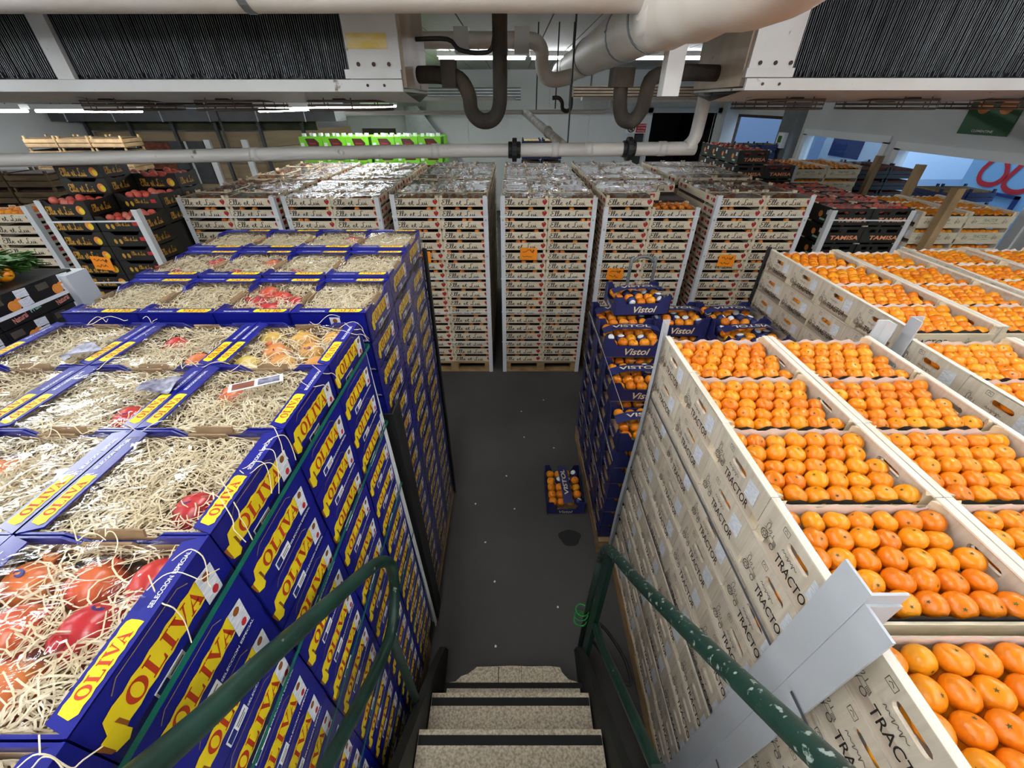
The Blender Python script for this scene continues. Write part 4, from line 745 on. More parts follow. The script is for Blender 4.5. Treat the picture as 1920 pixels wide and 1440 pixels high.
for k in range(6):
    for j in range(3):
        cx, cy = -.49 - OA / 2 - j * .321, 1.15 - .1275 - k * .255
        for i in range(17):
            top = i == 16
            if j and not top: continue
            M = Tr((cx, cy, PZ + i * .117)) @ jit(.001, .15)
            col = 'by the white corner post' if k == 0 else ORD[k + 1] + ' from white post'
            if top: lab = 'straw-lined blue carton atop strapped pallet, %s, %s' % (OROW[j], col)
            else: lab = 'blue yellow-bannered carton, %s, %s, strapped pallet by stairs' % (top_ord(16 - i), col)
            kit = OK_ + (OFX if j == 0 else []) + (OTOP if top else [])
            place(kit, 'fruit_carton', lab, 'carton', M, 'blue cartons on the strapped pallet')
            if top: carton_top(M, lab, 'strapped blue carton, %s, %s' % (('front row', 'second row', 'third row')[j], col.replace('white corner post', 'white post')), {(3, 0): 1, (0, 0): 2, (0, 1): 0}.get((k, j), 0), True, rnO)
tag(mk('carton', (MB().box(-1.452, -.37, PZ, -.815, 1.14, PZ + 16 * .117 - .002), 'blue_card')), 'blue cartons filling the inside of the strapped pallet', 'carton', None, 'stuff')
for n, z in enumerate((2.035, 1.70, 1.35, 1.0, .62)):
    strap([(-1.44, 1.163, z), (-.478, 1.163, z), (-.478, -.4, z)], .013, 'strap_green', 'dark green strap around the blue cartons, %s' % top_ord(n), 'green straps')
corner_post(-.470, 1.172, .05, 2.08, -1, -1, 'thin white corner post on the strapped blue cartons', 'post_white', .03, .004, (-.012, -.006))
# leaflets
for k, (x, y) in enumerate(((-.86, .79), (-.95, .40), (-1.2, .95))):
    b = MB().grid(-.04, -.03, .04, .03, 6, 5, lambda a, c: .006 * math.sin(a * 5 + c * 4))
    single('leaflet', (b, ('purple', 'label', 'purple')[k], True), ('crumpled purple-grey leaflet on film, second row carton', 'crumpled pale leaflet on film near red pomegranates', 'crumpled purple leaflet on film near far end')[k], 'leaflet', Tr((x, y, 2.138)) @ Rz(30 * k))
single('leaflet', (MB().box(-.06, -.018, 0, .06, .018, .001), 'label'), 'long pale photo leaflet lying on film beside red carton rim', 'leaflet', Tr((-.63, .80, 2.136)) @ Rz(25))
lfo = bpy.data.objects['leaflet.003']; mk('photo_print', (MB().box(-.052, -.013, .001, -.004, .013, .0014), 'brick'), lfo); mk('photo_print', (MB().box(.004, -.013, .001, .052, .013, .0014), 'purple'), lfo)
# ---- film-wrapped pallet behind
place(pallet_kit(.99, .97), 'pallet', 'wooden pallet under the film-wrapped blue cartons', 'pallet', Tr((-.985, 1.70, 0)), 'pallets')
for i in range(3):
    for j in range(4):
        for l in range(17):
            top = l == 16
            if j and not top and not (i == 0 and j < 1): continue
            M = Tr((-.49 - OB / 2 - j * .254, 1.215 + OA / 2 + i * .324, PZ + l * .117 + (.012 * i if top else 0))) @ jit(.001, .15) @ Rz(90)
            pos = ('by black corner strip', 'in the middle', 'at far end')[i]; row = ('aisle row', 'second row', 'third row', 'fourth row')[j]
            lab = 'blue carton atop film-wrapped pallet, %s from aisle, %s' % (row.replace('aisle row', 'first row'), pos) if top else 'film-wrapped blue banner carton, %s, %s of wrapped pallet' % (top_ord(16 - l), pos)
            place(OK_ + (OFY if j == 0 else []) + (OFE if i == 0 and j == 0 else []) + (OTOP if top else []), 'fruit_carton', lab, 'carton', M, 'blue cartons on the film-wrapped pallet')
            if top: carton_top(M, lab, 'wrapped blue carton, %s, %s' % (row, pos), 1 if (i, j) == (0, 1) else 0, True, rnO)
tag(mk('carton', (MB().box(-1.50, 1.22, PZ, -.745, 2.18, PZ + 16 * .117 - .002), 'blue_card')), 'blue cartons filling the inside of the film-wrapped pallet', 'carton', None, 'stuff')
fm = MB().grid(0, 0, .98, 2.02, 40, 60, lambda a, b: .006 + .006 * noise.noise((a * 6, b * 22, 1)) + .004 * noise.noise((a * 20, b * 9, 4)), frame('+x', (-.486, 1.21, .12)))
single('wrap_film', (fm, 'film_side', True), 'crinkled clear wrapping film on aisle side of blue cartons', 'plastic film')
corner_post(-.468, 1.205, .02, 1.70, -1, 1, 'broad black corner strip on film-wrapped blue cartons', 'post_black', .10, .006)
corner_post(-.466, 2.20, .04, 2.05, -1, -1, 'narrow black corner strip at far end of film-wrapped cartons', 'post_black', .025, .006)
# ================================================================ wooden script-lettered crates
SX = [-3.17, -2.18, -1.15, -.105, .89, 1.95]; NL = 18
SN = ['first', 'second', 'third', 'fourth', 'fifth', 'sixth']; VIS = [9, 9, 18, 18, 17, 14]
FRONT = 4.08; REST = MB(); RESTN = MB()
def lumps(x0, x1, y0, y1, z, n):
    for _ in range(n): CLEM.join(CLO, Tr((random.uniform(x0, x1), random.uniform(y0, y1), z + random.uniform(-.006, .006))) @ Rx(random.uniform(0, 180)))
def elle_rows(x0, y0, n):  # centres and turn of one layer
    o = []; y = y0
    for r in range(n):
        if r % 2 == 0: o += [(x0 + .2275 + .455 * q, y + ED / 2, 0, r, q) for q in range(2)]; y += .305
        else: o += [(x0 + .153 + .302 * q, y + EW / 2, 90, r, q) for q in range(3)]; y += .457
    return o, y
for s, x0 in enumerate(SX):
    for p, (yp, nr) in enumerate(((FRONT, 3), (FRONT + 1.19, 4))):
        cells, yend = elle_rows(x0, yp, nr)
        place(pallet_kit(.91, yend - yp), 'pallet', 'wooden pallet under the %s%s script-crate stack from black tower' % ('rear of the ' if p else '', SN[s]), 'pallet', Tr((x0 + .455, (yp + yend) / 2, 0)), 'pallets')
        dzp = random.uniform(-.01, .012) * p
        for cx, cy, rz, r, q in cells:
            nl = NL
            if (s, p) == (4, 0) and r == 0 and q == 1: nl = 17
            if (s, p) == (4, 0) and r == 1 and q == 2: nl = 17
            for l in range(nl):
                top = l == nl - 1; fr = p == 0 and r == 0
                ok = top or (fr and l >= NL - VIS[s]) or (p == 1 and r == 0 and l == nl - 2 and s in (3, 4))
                if not ok: continue
                M = Tr((cx, cy, PZ + l * EH + dzp)) @ jit(.001, .15) @ Rz(rz)
                st = '%s stack from black carton tower' % SN[s]
                side = 'tower-side' if q == 0 else 'window-side' if (q == 1 and rz == 0) or q == 2 else 'middle'
                if fr: lab = 'pale script-lettered crate, %s, %s column, %s' % (top_ord(nl - 1 - l), side, st)
                else: lab = 'film-topped pale crate, %s, row %s back%s, %s' % (side, ['one', 'two', 'three', 'four'][r], ' of rear pallet' if p else '', st.replace(' carton', ''))
                if p == 1 and not top: lab = 'script-lettered crate just below top front of rear pallet, %s, %s' % (side, st.replace(' from black carton tower', ''))
                pr = place(EK, 'fruit_tray', lab, 'crate', M, 'script-lettered wooden crates', skip=() if not top else ('net_lining',))
                if top: mk('net_lining', en, pr, Matrix.Diagonal((1, 1, .5, 1)))
                if top and not ((s, q, r) == (4, 1, 0) and p == 0):
                    single('plastic_film', random.choice(efilm), 'crinkled film over ' + lab.replace('film-topped ', '').replace('script-lettered ', '').replace('of rear pallet', 'rear').replace(' from black carton tower', '').replace(' from black tower', ''), 'plastic film', M, 'films over wooden crates')
                if top:
                    hw, hd = (EW / 2 - .03, ED / 2 - .03) if rz == 0 else (ED / 2 - .03, EW / 2 - .03); raw = (s, q, r, p) == (4, 1, 0, 0)
                    nx_, ny_ = (6, 4) if rz == 0 else (4, 6)
                    for gi in range(nx_):
                        for gj in range(ny_):
                            if raw or random.random() < (.6 if p == 0 else .3): CLEM.join(CLO, Tr((cx + hw * (2 * gi / (nx_ - 1) - 1), cy + hd * (2 * gj / (ny_ - 1) - 1), PZ + l * EH + .051)) @ Rx(random.uniform(0, 180)))
                            if raw and gi < nx_ - 1 and gj < ny_ - 1: CLEM.join(CLO, Tr((cx + hw * ((2 * gi + 1) / (nx_ - 1) - 1), cy + hd * ((2 * gj + 1) / (ny_ - 1) - 1), PZ + l * EH + .083)) @ Rx(random.uniform(0, 180)))
                elif fr:
                    for gi in random.sample(range(7), 2): CLEM.join(CLO, Tr((cx - .18 + gi * .06, cy - .115, PZ + l * EH + .076)) @ Rx(random.uniform(0, 180)))
            # what cannot be told apart inside the stack
        for l in range(NL - 1):
            z = PZ + l * EH; ya = yp + (.307 if (p == 0 and l >= NL - VIS[s]) else 0)
            REST.box(x0 + .002, ya, z + .012, x0 + .908, yend - .004, z + .075); RESTN.box(x0 + .012, ya + .01, z + .075, x0 + .898, yend - .012, z + EH + (.012 if l < NL - 2 else .003))
tag(mk('fruit_tray', (REST, 'pine_x')), 'pale wooden crates filling the inner layers of the script-lettered stacks', 'crate', None, 'stuff')
tag(mk('crate_filling', (RESTN, 'net_dark')), 'dark netted filling between crate layers of the script-lettered stacks', 'crate filling', None, 'stuff')
tag(mk('clementine', (CLEM, 'clem', True)), 'small clementines under film and in gaps of pale script-lettered crates', 'clementine', None, 'stuff')
for s, x0 in enumerate(SX):
    zt = PZ + NL * EH - (.02 if s != 4 else .11)
    for side, xx, sx in (('tower-side', x0 - .006, 1), ('window-side', x0 + .917, -1)):
        o = corner_post(xx, FRONT - .008, .0, zt + random.uniform(0, .03), sx, 1, 'white printed corner post, %s edge of %s script-crate stack' % (side, SN[s]), 'post_white', .045, .004)
        mk('printed_mark', (MB().join(MB().ring(0, 0, .008, .008, .005, .005, 8), Tr((.022 * sx, zt - .2, 0))).join(MB().ring(0, 0, .008, .008, .005, .005, 8), Tr((.022 * sx, zt - .55, 0))), 'ink'), o, frame('-y', (0, -.0008, 0)))
    for n, z in enumerate((1.80, 1.18, .80, .42)):
        if s < 2 and n > 1: continue
        strap([(x0 - .01, FRONT - .012, z), (x0 + .455, FRONT - .012, z - .006), (x0 + .92, FRONT - .012, z)], .014, 'strap_white', 'white strap across %s script-crate stack, %s' % (SN[s], top_ord(n)), 'white straps')
def price_tag(px, py, Y, label, w=.17, h=.12, rz=2):
    c = at_y(px, py, Y); o = single('price_tag', (MB().box(-w / 2, 0, -h / 2, w / 2, .002, h / 2), 'tag'), label, 'price tag', Tr(c) @ Ry(rz))
    sc = MB()
    for q in range(2): sc.ribbon([(-.06 + .012 * i, .028 - q * .05 + random.uniform(-.013, .013)) for i in range(11 if q == 0 else 9)], .004)
    sc.ribbon([(.02, .045), (.035, .015), (.05, .045), (.045, .01)], .004)
    mk('handwriting', (sc, 'ink'), o, frame('-y', (0, -.0012, 0)))
price_tag(991, 476, 4.055, 'orange price tag on the fourth script-crate stack'); price_tag(1153, 514, 4.055, 'orange price tag beside the hand truck'); price_tag(1362, 489, 4.055, 'orange price tag on the sixth script-crate stack'); price_tag(792, 482, 4.055, 'orange price tag on the third script-crate stack'); 
# hand truck
c = at_y(1208, 482, 3.55); t = thing('hand_truck', 'grey hand truck with looped handle before the fifth crate stack', 'hand truck', Tr((c.x, 3.55, 0)))
hz = c.z
mk('handle', (MB().tube([(-.11, 0, .1), (-.11, 0, hz - .12), (-.085, 0, hz - .04), (-.04, 0, hz), (.04, 0, hz), (.085, 0, hz - .04), (.11, 0, hz - .12), (.11, 0, .1)], .015, 10, None, 4), 'grey_metal', True), t)
mk('toe_plate', (MB().box(-.2, -.2, .01, .2, .02, .018), 'grey_metal'), t); mk('crossbar', (MB().box(-.11, -.01, .5, .11, .01, .54), 'grey_metal'), t); mk('crossbar', (MB().box(-.11, -.01, .8, .11, .01, .84), 'grey_metal'), t)
for x in (-.18, .18): mk('wheel', (MB().lathe([(.1, -.025), (.1, .025)], 14, Tr((x, .06, .1)) @ Ry(90)), 'rubber'), t)
# ================================================================ tractor-print crates
CROW = ['aisle column', 'second column']
def fill_crate(cx, cy, z, lab, rn, lower=True):
    for j in range(5):
        n = 7 if j % 2 == 0 else 6
        for i in range(n):
            x = cx + (i - (n - 1) / 2) * .0634 + rn.uniform(-.0012, .0012); y = cy + (j - 2) * .0548 + rn.uniform(-.0012, .0012)
            DROP.append((x, y, z + TH - .047 + rn.uniform(-.004, .007), lab))
            if lower and j < 4 and i < n - 1: LOWER.join(OLO, Tr((x + .03, y + .028, z + TH - .096)))
rnT = random.Random(11)
def tractor_pallet(xl, y_hi, ncol, nrow, layers, pname, ends, front=None, vis=99, pitch=.1535):
    yl = y_hi - nrow * .305
    place(pallet_kit(ncol * .47, nrow * .305), 'pallet', 'wooden pallet under the %s' % pname, 'pallet', Tr((xl + ncol * .235, (y_hi + yl) / 2, 0)), 'pallets')
    for c in range(ncol):
        for r in range(nrow):
            cx, cy = xl + .235 + c * .47, y_hi - .1525 - r * .305
            for l in range(layers):
                top = l == layers - 1; fr = front and r == nrow - 1
                if not (top or ((c == 0 or fr) and l >= layers - vis)): continue
                M = Tr((cx, cy, PZ + l * pitch)) @ jit(.001, .2)
                lab = '%s crate, %s, %s, %s' % ('tractor-print', top_ord(layers - 1 - l), CROW[c] if top or fr else '', '%s %s' % (ORD[r + 1], ends)); lab = lab.replace(', ,', ',') + ', ' + pname
                kit = TK + (TTOP if top else []) + (front if fr else [])
                place(kit, 'fruit_crate', lab, 'crate', M, 'tractor-print wooden crates')
                z = PZ + l * pitch
                if top: fill_crate(cx, cy, z, (CROW[c], ORD[r + 1], ends, pname), rnT)
                elif c == 0 or fr:
                    for q in range(3): LOWER.join(OLO, Tr((cx - TW / 2 + .045, cy + (q - 1) * .06, z + .095)))
                    if fr: 
                        for q in range(6): LOWER.join(OLO, Tr((cx + (q - 2.5) * .065, cy - TD / 2 + .045, z + .105)))
    if ncol > 1 and layers > 2:
        tag(mk('fruit_crate', (MB().box(xl + .475, yl + .02 + (.30 if front else 0), PZ, xl + ncol * .47 - .01, y_hi - .01, PZ + (layers - 1) * pitch - .002), 'pine_x')), 'crates filling the inside of the %s' % pname, 'crate', None, 'stuff')
tractor_pallet(.70, 1.615, 2, 4, 11, 'stair-side pallet', 'from far post')
tractor_pallet(.715, .375, 2, 2, 11, 'pallet behind double posts', 'from posts')
tractor_pallet(1.80, 1.60, 2, 4, 11, 'pallet beside stair-side pallet', 'from back', None, 3)
tractor_pallet(1.88, 2.925, 2, 4, 11, 'far pallet beside blue cartons', 'from back', TFB, 8)
tractor_pallet(2.88, 2.99, 2, 4, 11, 'far pallet nearest window wall', 'from back', TFB, 2)
tractor_pallet(4.02, 5.05, 2, 3, 11, 'green-lettered pallet by window', 'from back', TFG, 4)
tractor_pallet(3.92, 7.15, 2, 3, 12, 'green-lettered pallet behind boxes', 'from back', TFG, 3)
# the oranges: the 300 largest in view one by one, the rest as one heap
vis = []
for d_ in DROP:
    q = proj(d_[:3]); vis.append((q[2] if q and -30 < q[0] < 1950 and -30 < q[1] < 1470 else 99 + (q[2] if q else 9), d_))
vis.sort(key=lambda a: a[0]); HEAP = MB()
for n, (dd, (x, y, z, lab)) in enumerate(vis):
    if dd > 98 and n > 300: 
        if dd > 110: continue
    M = Tr((x, y, z)) @ Rz(rnT.uniform(0, 360)) @ Rx(rnT.gauss(0, 32)) @ Ry(rnT.gauss(0, 25)) @ Matrix.Scale(rnT.uniform(.87, .95), 4)
    if n < 300:
        r = thing('clementine', 'clementine in %s crate, %s %s, %s' % lab, 'clementine', M, 'clementines in %s crate, %s %s, %s' % lab)
        mk('peel', rnT.choice(OMM), r); mk('calyx', CAL, r, Tr((0, 0, ORZ)))
    else: HEAP.join(OM[0] if dd < 2.2 else OLO, M)
tag(mk('clementine', (HEAP, 'orange', True)), 'clementines heaped in the farther tractor-print crates', 'clementine', None, 'stuff')
tag(mk('clementine', (LOWER, 'orange', True)), 'lower layers of clementines inside the tractor-print crates', 'clementine', None, 'stuff')
# posts and straps of the tractor pallets
b = MB(); 
for i in range(24):
    z = 1.90 * i / 23; x = .691 - .008 * (1 + math.sin(z * 3.3)); b.v += [(x, 1.632, z), (x + .035, 1.637, z), (x - .002, 1.590, z)]
b.f = [(3 * i, 3 * i + 1, 3 * i + 4, 3 * i + 3) for i in range(23)] + [(3 * i + 2, 3 * i, 3 * i + 3, 3 * i + 5) for i in range(23)]
single('corner_post', (b, 'post_grey'), 'long bowed pale grey corner post beside low blue orange cartons', 'corner post')
corner_post(.688, .386, .02, 1.93, 1, 1, 'pale grey corner post, farther of the double posts', 'post_grey', .075, .006); corner_post(.690, .3855, .02, 1.90, 1, -1, 'pale grey corner post, nearer of the double posts', 'post_grey', .07, .006)
corner_post(1.785, 1.625, .02, 1.92, 1, -1, 'white corner post rising between the orange pallets', 'post_grey', .06, .006); corner_post(1.70, 1.63, .02, 1.90, -1, -1, 'white corner post at back of pallet along the stairs', 'post_white', .05, .006)
for n, z in enumerate((1.50, .95, .5)): strap([(1.6, 1.622, z), (.690, 1.622, z), (.690, .395, z + .02)], .012, 'strap_grey', 'dark grey strap around the stair-side tractor crates, %s' % top_ord(n), 'grey straps')
for n, z in enumerate((1.52, .9)): strap([(.685, .36, z), (.690, -.3, z)], .012, 'strap_grey', 'dark grey strap across crates behind double posts, %s' % top_ord(n), 'grey straps')
corner_post(1.865, 2.94, .02, 1.84, 1, -1, 'black corner strip on the far tractor-print pallet', 'post_black', .03, .006)
for x, y, z1, l, tl in ((4.01, 3.94, 2.05, 'raw timber post leaning before green-lettered crates', (.06, .05)), (4.6, 5.09, 2.1, 'raw timber post standing behind green-lettered crates', (.1, .1)), (4.92, 6.15, 2.1, 'raw timber post beside the dark crate stack', (.06, .05))):
    corner_post(x, y, 0, z1, 1, 1, l, 'timber', .075, .03, tl, 'timber post')
corner_post(3.85, 6.2, 0, 1.98, 1, -1, 'pale corner post beside the small green-lettered stack', 'post_grey', .1, .008)
# ================================================================ low-fronted blue orange cartons
VO = []
def vcarton(cx, cy, z, lab, rz=0, top=False, solo=True):
    M = Tr((cx, cy, z)) @ jit(.001, .2) @ Rz(rz)
    place(VK + (VTOP if top else []), 'orange_carton', lab, 'carton', M, 'blue low-fronted orange cartons')
    for j in range(4):
        for i in range(5):
            x, y = (i - 2) * .072 + rnT.uniform(-.002, .002), (j - 1.5) * .068 + rnT.uniform(-.001, .001)
            if not top and (i not in (0, 4)) and j != 0: continue
            p = M @ Tr((x, y, .085 + rnT.uniform(-.006, .008))) @ Rz(rnT.uniform(0, 360)) @ Rx(rnT.gauss(0, 35))
            if top and solo:
                if rnT.random() < .25:
                    r = thing('wrapped_orange', 'paper-wrapped orange in ' + lab.replace('blue low-fronted ', 'blue '), 'orange', p, 'wrapped oranges in ' + lab.replace('blue low-fronted ', ''))
                    mk('wrapper', WRM, r); mk('wrapper_print', WRP, r)
                else:
                    r = thing('orange', 'loose orange in ' + lab.replace('blue low-fronted ', 'blue '), 'orange', p, 'oranges in ' + lab.replace('blue low-fronted ', '')); mk('peel', rnT.choice(OMM), r); mk('calyx', CAL, r, Tr((0, 0, ORZ)))
            else: VLOW.join(OLO, p)
VLOW = MB(); WRM = orange_mesh(77, 14, 8, .034).mesh('wrapper', 'blue_card2', True); WRP = MB().lathe([(.034 * math.sin(a), .0312 * math.cos(a)) for a in (.75, .6, .45, .3, .15, .02)], 12).mesh('wrapper_print', 'white_print', True)
place(pallet_kit(1.2, 1.25), 'pallet', 'wooden pallet under the low-fronted blue orange cartons', 'pallet', Tr((1.22, 2.29, 0)), 'pallets')
VC = [('stair-side', .62), ('middle', 1.03), ('window-side', 1.44)]; VR = ['nearest the grey post', 'second from grey post', 'third from grey post', 'farthest from grey post']
HT = [[7, 8, 9, 9], [7, 8, 8, 9], [7, 9, 9, 9]]
for c, (cn, x0) in enumerate(VC):
    for r in range(4):
        n = HT[c][r]
        for l in range(n):
            top = l == n - 1
            if c and not (top or l == n - 2): continue
            vcarton(x0 + .2 + .002, 1.70 + .15 + r * .301, PZ + l * .1435, 'blue low-fronted carton, %s, %s, %s' % (top_ord(n - 1 - l), VR[r], cn + ' column'), 0 if c < 2 or r % 2 else 180, top, (c, r) in ((0, 1), (0, 2), (0, 3), (1, 3), (2, 1), (2, 2), (2, 3)))
    if c: tag(mk('carton', (MB().box(x0 + .01, 1.74, PZ, x0 + .395, 2.9, PZ + 5 * .1435 - .004), 'blue_card2')), 'inner low blue orange cartons, %s column' % cn, 'carton', None, 'stuff')
vcarton(.93, 2.80, PZ + 9 * .1435 + .003, 'blue low-fronted carton perched alone atop the others before hand truck', 4, True)
vcarton(.43, 2.20, 0.001, 'blue low-fronted carton standing alone on dark floor', 90, True)
tag(mk('orange', (VLOW, 'orange', True)), 'oranges showing through side openings of stacked low blue cartons', 'orange', None, 'stuff')
fm = MB().grid(0, 0, 1.22, 1.38, 30, 30, lambda a, b: .004 + .004 * noise.noise((a * 8, b * 12, 2)), frame('-x', (.615, 2.92, .12)))
for n, z in enumerate((1.35, .95, .55)): strap([(.612, 2.91, z), (.612, 1.70, z - .03)], .010, 'strap_white', 'thin white strap along low blue orange cartons, %s' % top_ord(n), 'white straps on blue cartons')
# ================================================================ black carton tower (gold script)
BP = .126; BX = (-3.99 + .2, -3.99 + .605)
place(pallet_kit(.80, .90), 'pallet', 'wooden pallet under the black carton tower', 'pallet', Tr((-3.59, 4.06, 0)), 'pallets')
BHT = {(0, 0): 15, (1, 0): 14, (0, 1): 17, (1, 1): 15, (0, 2): 16, (1, 2): 16}
RED = [orange_mesh(60 + k, 14, 8, .033, .95).mesh('skin', 'redfruit', True) for k in range(2)]
rnB = random.Random(5)
for (c, r), n in BHT.items():
    for l in range(n):
        top = l == n - 1
        if not (top or (r == 0 and l >= n - 9) or l >= 13): continue
        cn, rn_ = ('far column', 'column beside wooden crates')[c], ('front', 'middle', 'back')[r]
        lab = 'black gold-lettered carton, %s, %s row of tower, %s' % (top_ord(n - 1 - l), rn_, cn)
        M = Tr((BX[c], 3.6 + .15 + r * .303, PZ + l * BP)) @ jit(.001, .25)
        place(BKA if c == 0 or r == 2 else BKB, 'black_carton', lab, 'carton', M, 'black gold-lettered cartons')
        if top:
            for j in range(3):
                for i in range(4):
                    o = thing('red_fruit', 'shiny red fruit in the %s, %s row of tower' % (cn, rn_), 'fruit', M @ Tr(((i - 1.5) * .085 + rnB.uniform(-.01, .01), (j - 1) * .08 + rnB.uniform(-.01, .01), .095 + rnB.uniform(-.012, .022))) @ Rx(rnB.uniform(0, 90)), 'red fruit in black cartons, %s %s' % (cn, rn_)); mk('skin', rnB.choice(RED), o)
tag(mk('carton', (MB().box(-3.985, 3.61 + .3, PZ, -3.2, 4.50, PZ + 13 * BP - .01).box(-3.985, 3.605, PZ, -3.2, 3.9, PZ + 5 * BP - .004), 'black_card')), 'black cartons filling the inside of the tower', 'carton', None, 'stuff')
for x, sx, w in ((-4.0, 1, 'far'), (-3.178, -1, 'crate-side')): corner_post(x, 3.59, .02, 2.03 if sx > 0 else 1.96, sx, 1, 'white printed corner post, %s edge of black carton tower' % w, 'post_white', .05, .005)
for n, z in enumerate((1.86, 1.32)): strap([(-4.0, 3.586, z), (-3.178, 3.586, z + .01)], .014, 'strap_white', 'white strap across the black carton tower, %s' % top_ord(n), 'white straps on black tower')
price_tag(192, 494, 3.58, 'orange price tag hanging on the black carton tower', .17, .12, 6)
# ================================================================ black cartons with orange-half print
rnN = random.Random(8); NP = .136
place(pallet_kit(.69, .75), 'pallet', 'wooden pallet under the orange-half printed cartons', 'pallet', Tr((-2.505, 1.52, 0)), 'pallets')
for k in range(4):
    for l in range(14):
        if l < 8: continue
        place(NK, 'black_carton', 'black carton printed with halved orange, %s, %s from thick grey post' % (top_ord(13 - l), ORD[k + 1]), 'carton', Tr((-2.15 - ND / 2, 1.80 - k * .202, PZ + l * NP)) @ jit(.0008, .2), 'black halved-orange cartons')
    tag(mk('carton', (MB().box(-2.47, 1.705 - k * .202, PZ, -2.16, 1.895 - k * .202, PZ + 8 * NP - .002), 'black_card')), 'lower black halved-orange cartons, %s from thick grey post' % ORD[k + 1], 'carton', None, 'stuff')
corner_post(-2.112, 1.938, .02, 2.03, -1, -1, 'thick pale grey corner post on halved-orange cartons', 'post_grey', .11, .035)
strap([(-2.1465, 1.9, 1.955), (-2.1465, 1.1, 1.955)], .016, 'strap_white', 'white strap along the halved-orange cartons')
tag(mk('carton', (MB().box(-2.85, 1.15, PZ, -2.50, 2.03, 1.90), 'black_card')), 'further black cartons behind the halved-orange cartons', 'carton', None, 'stuff')
lf = MB()
for i in range(520):
    a = rnN.uniform(0, 6.28); s = rnN.uniform(.03, .06)
    lf.add([(0, -s, 0), (s * .35, 0, .008), (0, s, -.004), (-s * .35, 0, .008)], [(0, 1, 2, 3)], Tr((rnN.uniform(-2.46, -2.23), rnN.uniform(1.5, 1.86), rnN.uniform(2.07, 2.13))) @ Rz(math.degrees(a)) @ Rx(rnN.uniform(-20, 20)))
single('leaves', (lf, 'leaf'), 'green citrus leaves heaped on top of the halved-orange cartons', 'leaves', None, None, 'stuff')
for i in range(9):
    r = thing('leafy_orange', 'orange half hidden among green leaves', 'orange', Tr((-2.42 + (i % 3) * .075, 1.56 + (i // 3) * .085 + .02 * (i % 2), 2.073)) @ Rx(rnN.uniform(0, 90)), 'oranges among leaves'); mk('peel', OMM[i % 3], r)
# ================================================================ far script-lettered stack beyond the tower
for q in range(2):
    for l in range(8, 17):
        top = l == 16
        M = Tr((-5.36 + .2275 + .455 * q, 3.9 + ED / 2, PZ + l * EH)) @ jit(.001, .15)
        place(EK, 'fruit_tray', 'script-lettered crate beyond black tower, %s, %s column' % (top_ord(16 - l), ('wall-side', 'tower-side')[q]), 'crate', M, 'script-lettered wooden crates', skip=('net_lining',) if top else ())
        if top:
            for i in range(16):
                r = thing('clementine', 'pale clementine in the open crate beyond black tower, %s column' % ('wall-side', 'tower-side')[q], 'clementine', M @ Tr(((i % 6 - 2.5) * .065, (i // 6 - 1) * .08, .075)), 'clementines beyond black tower %d' % q); mk('peel', OMM[i % 3], r)
place(pallet_kit(.91, 1.0), 'pallet', 'wooden pallet under script-lettered crates beyond black tower', 'pallet', Tr((-4.905, 4.4, 0)), 'pallets')
tag(mk('fruit_tray', (MB().box(-5.36, 3.905, PZ, -4.452, 4.2, PZ + 8 * EH - .002).box(-5.36, 4.21, PZ, -4.452, 4.9, PZ + 16 * EH), 'pine_x')), 'inner crates of the stack beyond black tower', 'crate', None, 'stuff')
corner_post(-4.442, 3.892, .02, 1.93, -1, 1, 'white printed corner post on stack beyond black tower', 'post_white', .05, .005)
# ================================================================ black capital-lettered boxes
MP = .172
def mstack(xl, y0, ncol, nrow, ht, name, vis):
    place(pallet_kit(ncol * MW, nrow * MD), 'pallet', 'wooden pallet under the %s black capital-lettered boxes' % name, 'pallet', Tr((xl + ncol * MW / 2, y0 + nrow * MD / 2, 0)), 'pallets')
    for c in range(ncol):
        for r in range(nrow):
            n = ht[c]
            for l in range(n):
                top = l == n - 1
                if not (top or (l >= n - vis and (r == 0 or c == 0))): continue
                M = Tr((xl + MW / 2 + c * (MW + .003), y0 + MD / 2 + r * (MD + .003), PZ + l * MP)) @ jit(.0008, .15)
                lab = 'black coral-lettered box, %s, %s row, %s, %s stack' % (top_ord(n - 1 - l), ORD[r + 1], ('crate-side', 'window-side')[c], name)
                place(MK if r == 0 or c == 0 else MK[:9], 'black_box', lab, 'box', M, 'black coral-lettered boxes')
                if top:
                    for j in range(3):
                        for i in range(5): REDH.join(OLO, M @ Tr(((i - 2) * .074, (j - 1) * .085, .128 + rnB.uniform(-.01, .012))) @ Rx(rnB.uniform(0, 90)) @ Matrix.Scale(1.04, 4))
                    single('plastic_film', mfilm, 'glossy film over ' + lab.replace('coral-lettered ', ''), 'plastic film', M, 'films over black boxes')
        tag(mk('black_box', (MB().box(xl + c * (MW + .003) + .01, y0 + (.32 if c else .01), PZ, xl + c * (MW + .003) + MW - .01, y0 + nrow * MD - .02, PZ + (ht[c] - (vis if c == 0 else 1)) * MP - .004), 'black_card')), 'inner black boxes of the %s stack, %s' % (name, ('crate-side', 'window-side')[c]), 'box', None, 'stuff')
REDH = MB(); mfilm = filmgrid(MW - .03, MD - .02, MH - .012, .008, 3).mesh('film', 'film', True)
mstack(3.18, 4.2, 2, 5, (10, 10), 'front', 4)
mstack(2.98, 6.0, 2, 4, (12, 11), 'rear', 3)
tag(mk('red_fruit', (REDH, 'redfruit', True)), 'pinkish red fruit under film in black coral-lettered boxes', 'fruit', None, 'stuff')
for x, sx, w in ((3.17, 1, 'crate-side'), (4.0, -1, 'window-side')): corner_post(x, 4.19, .02, 1.83, sx, 1, 'white corner post, %s edge of front black box stack' % w, 'post_white', .05, .005)
strap([(3.17, 4.187, 1.74), (4.0, 4.187, 1.735)], .014, 'strap_white', 'white strap across the front black box stack')
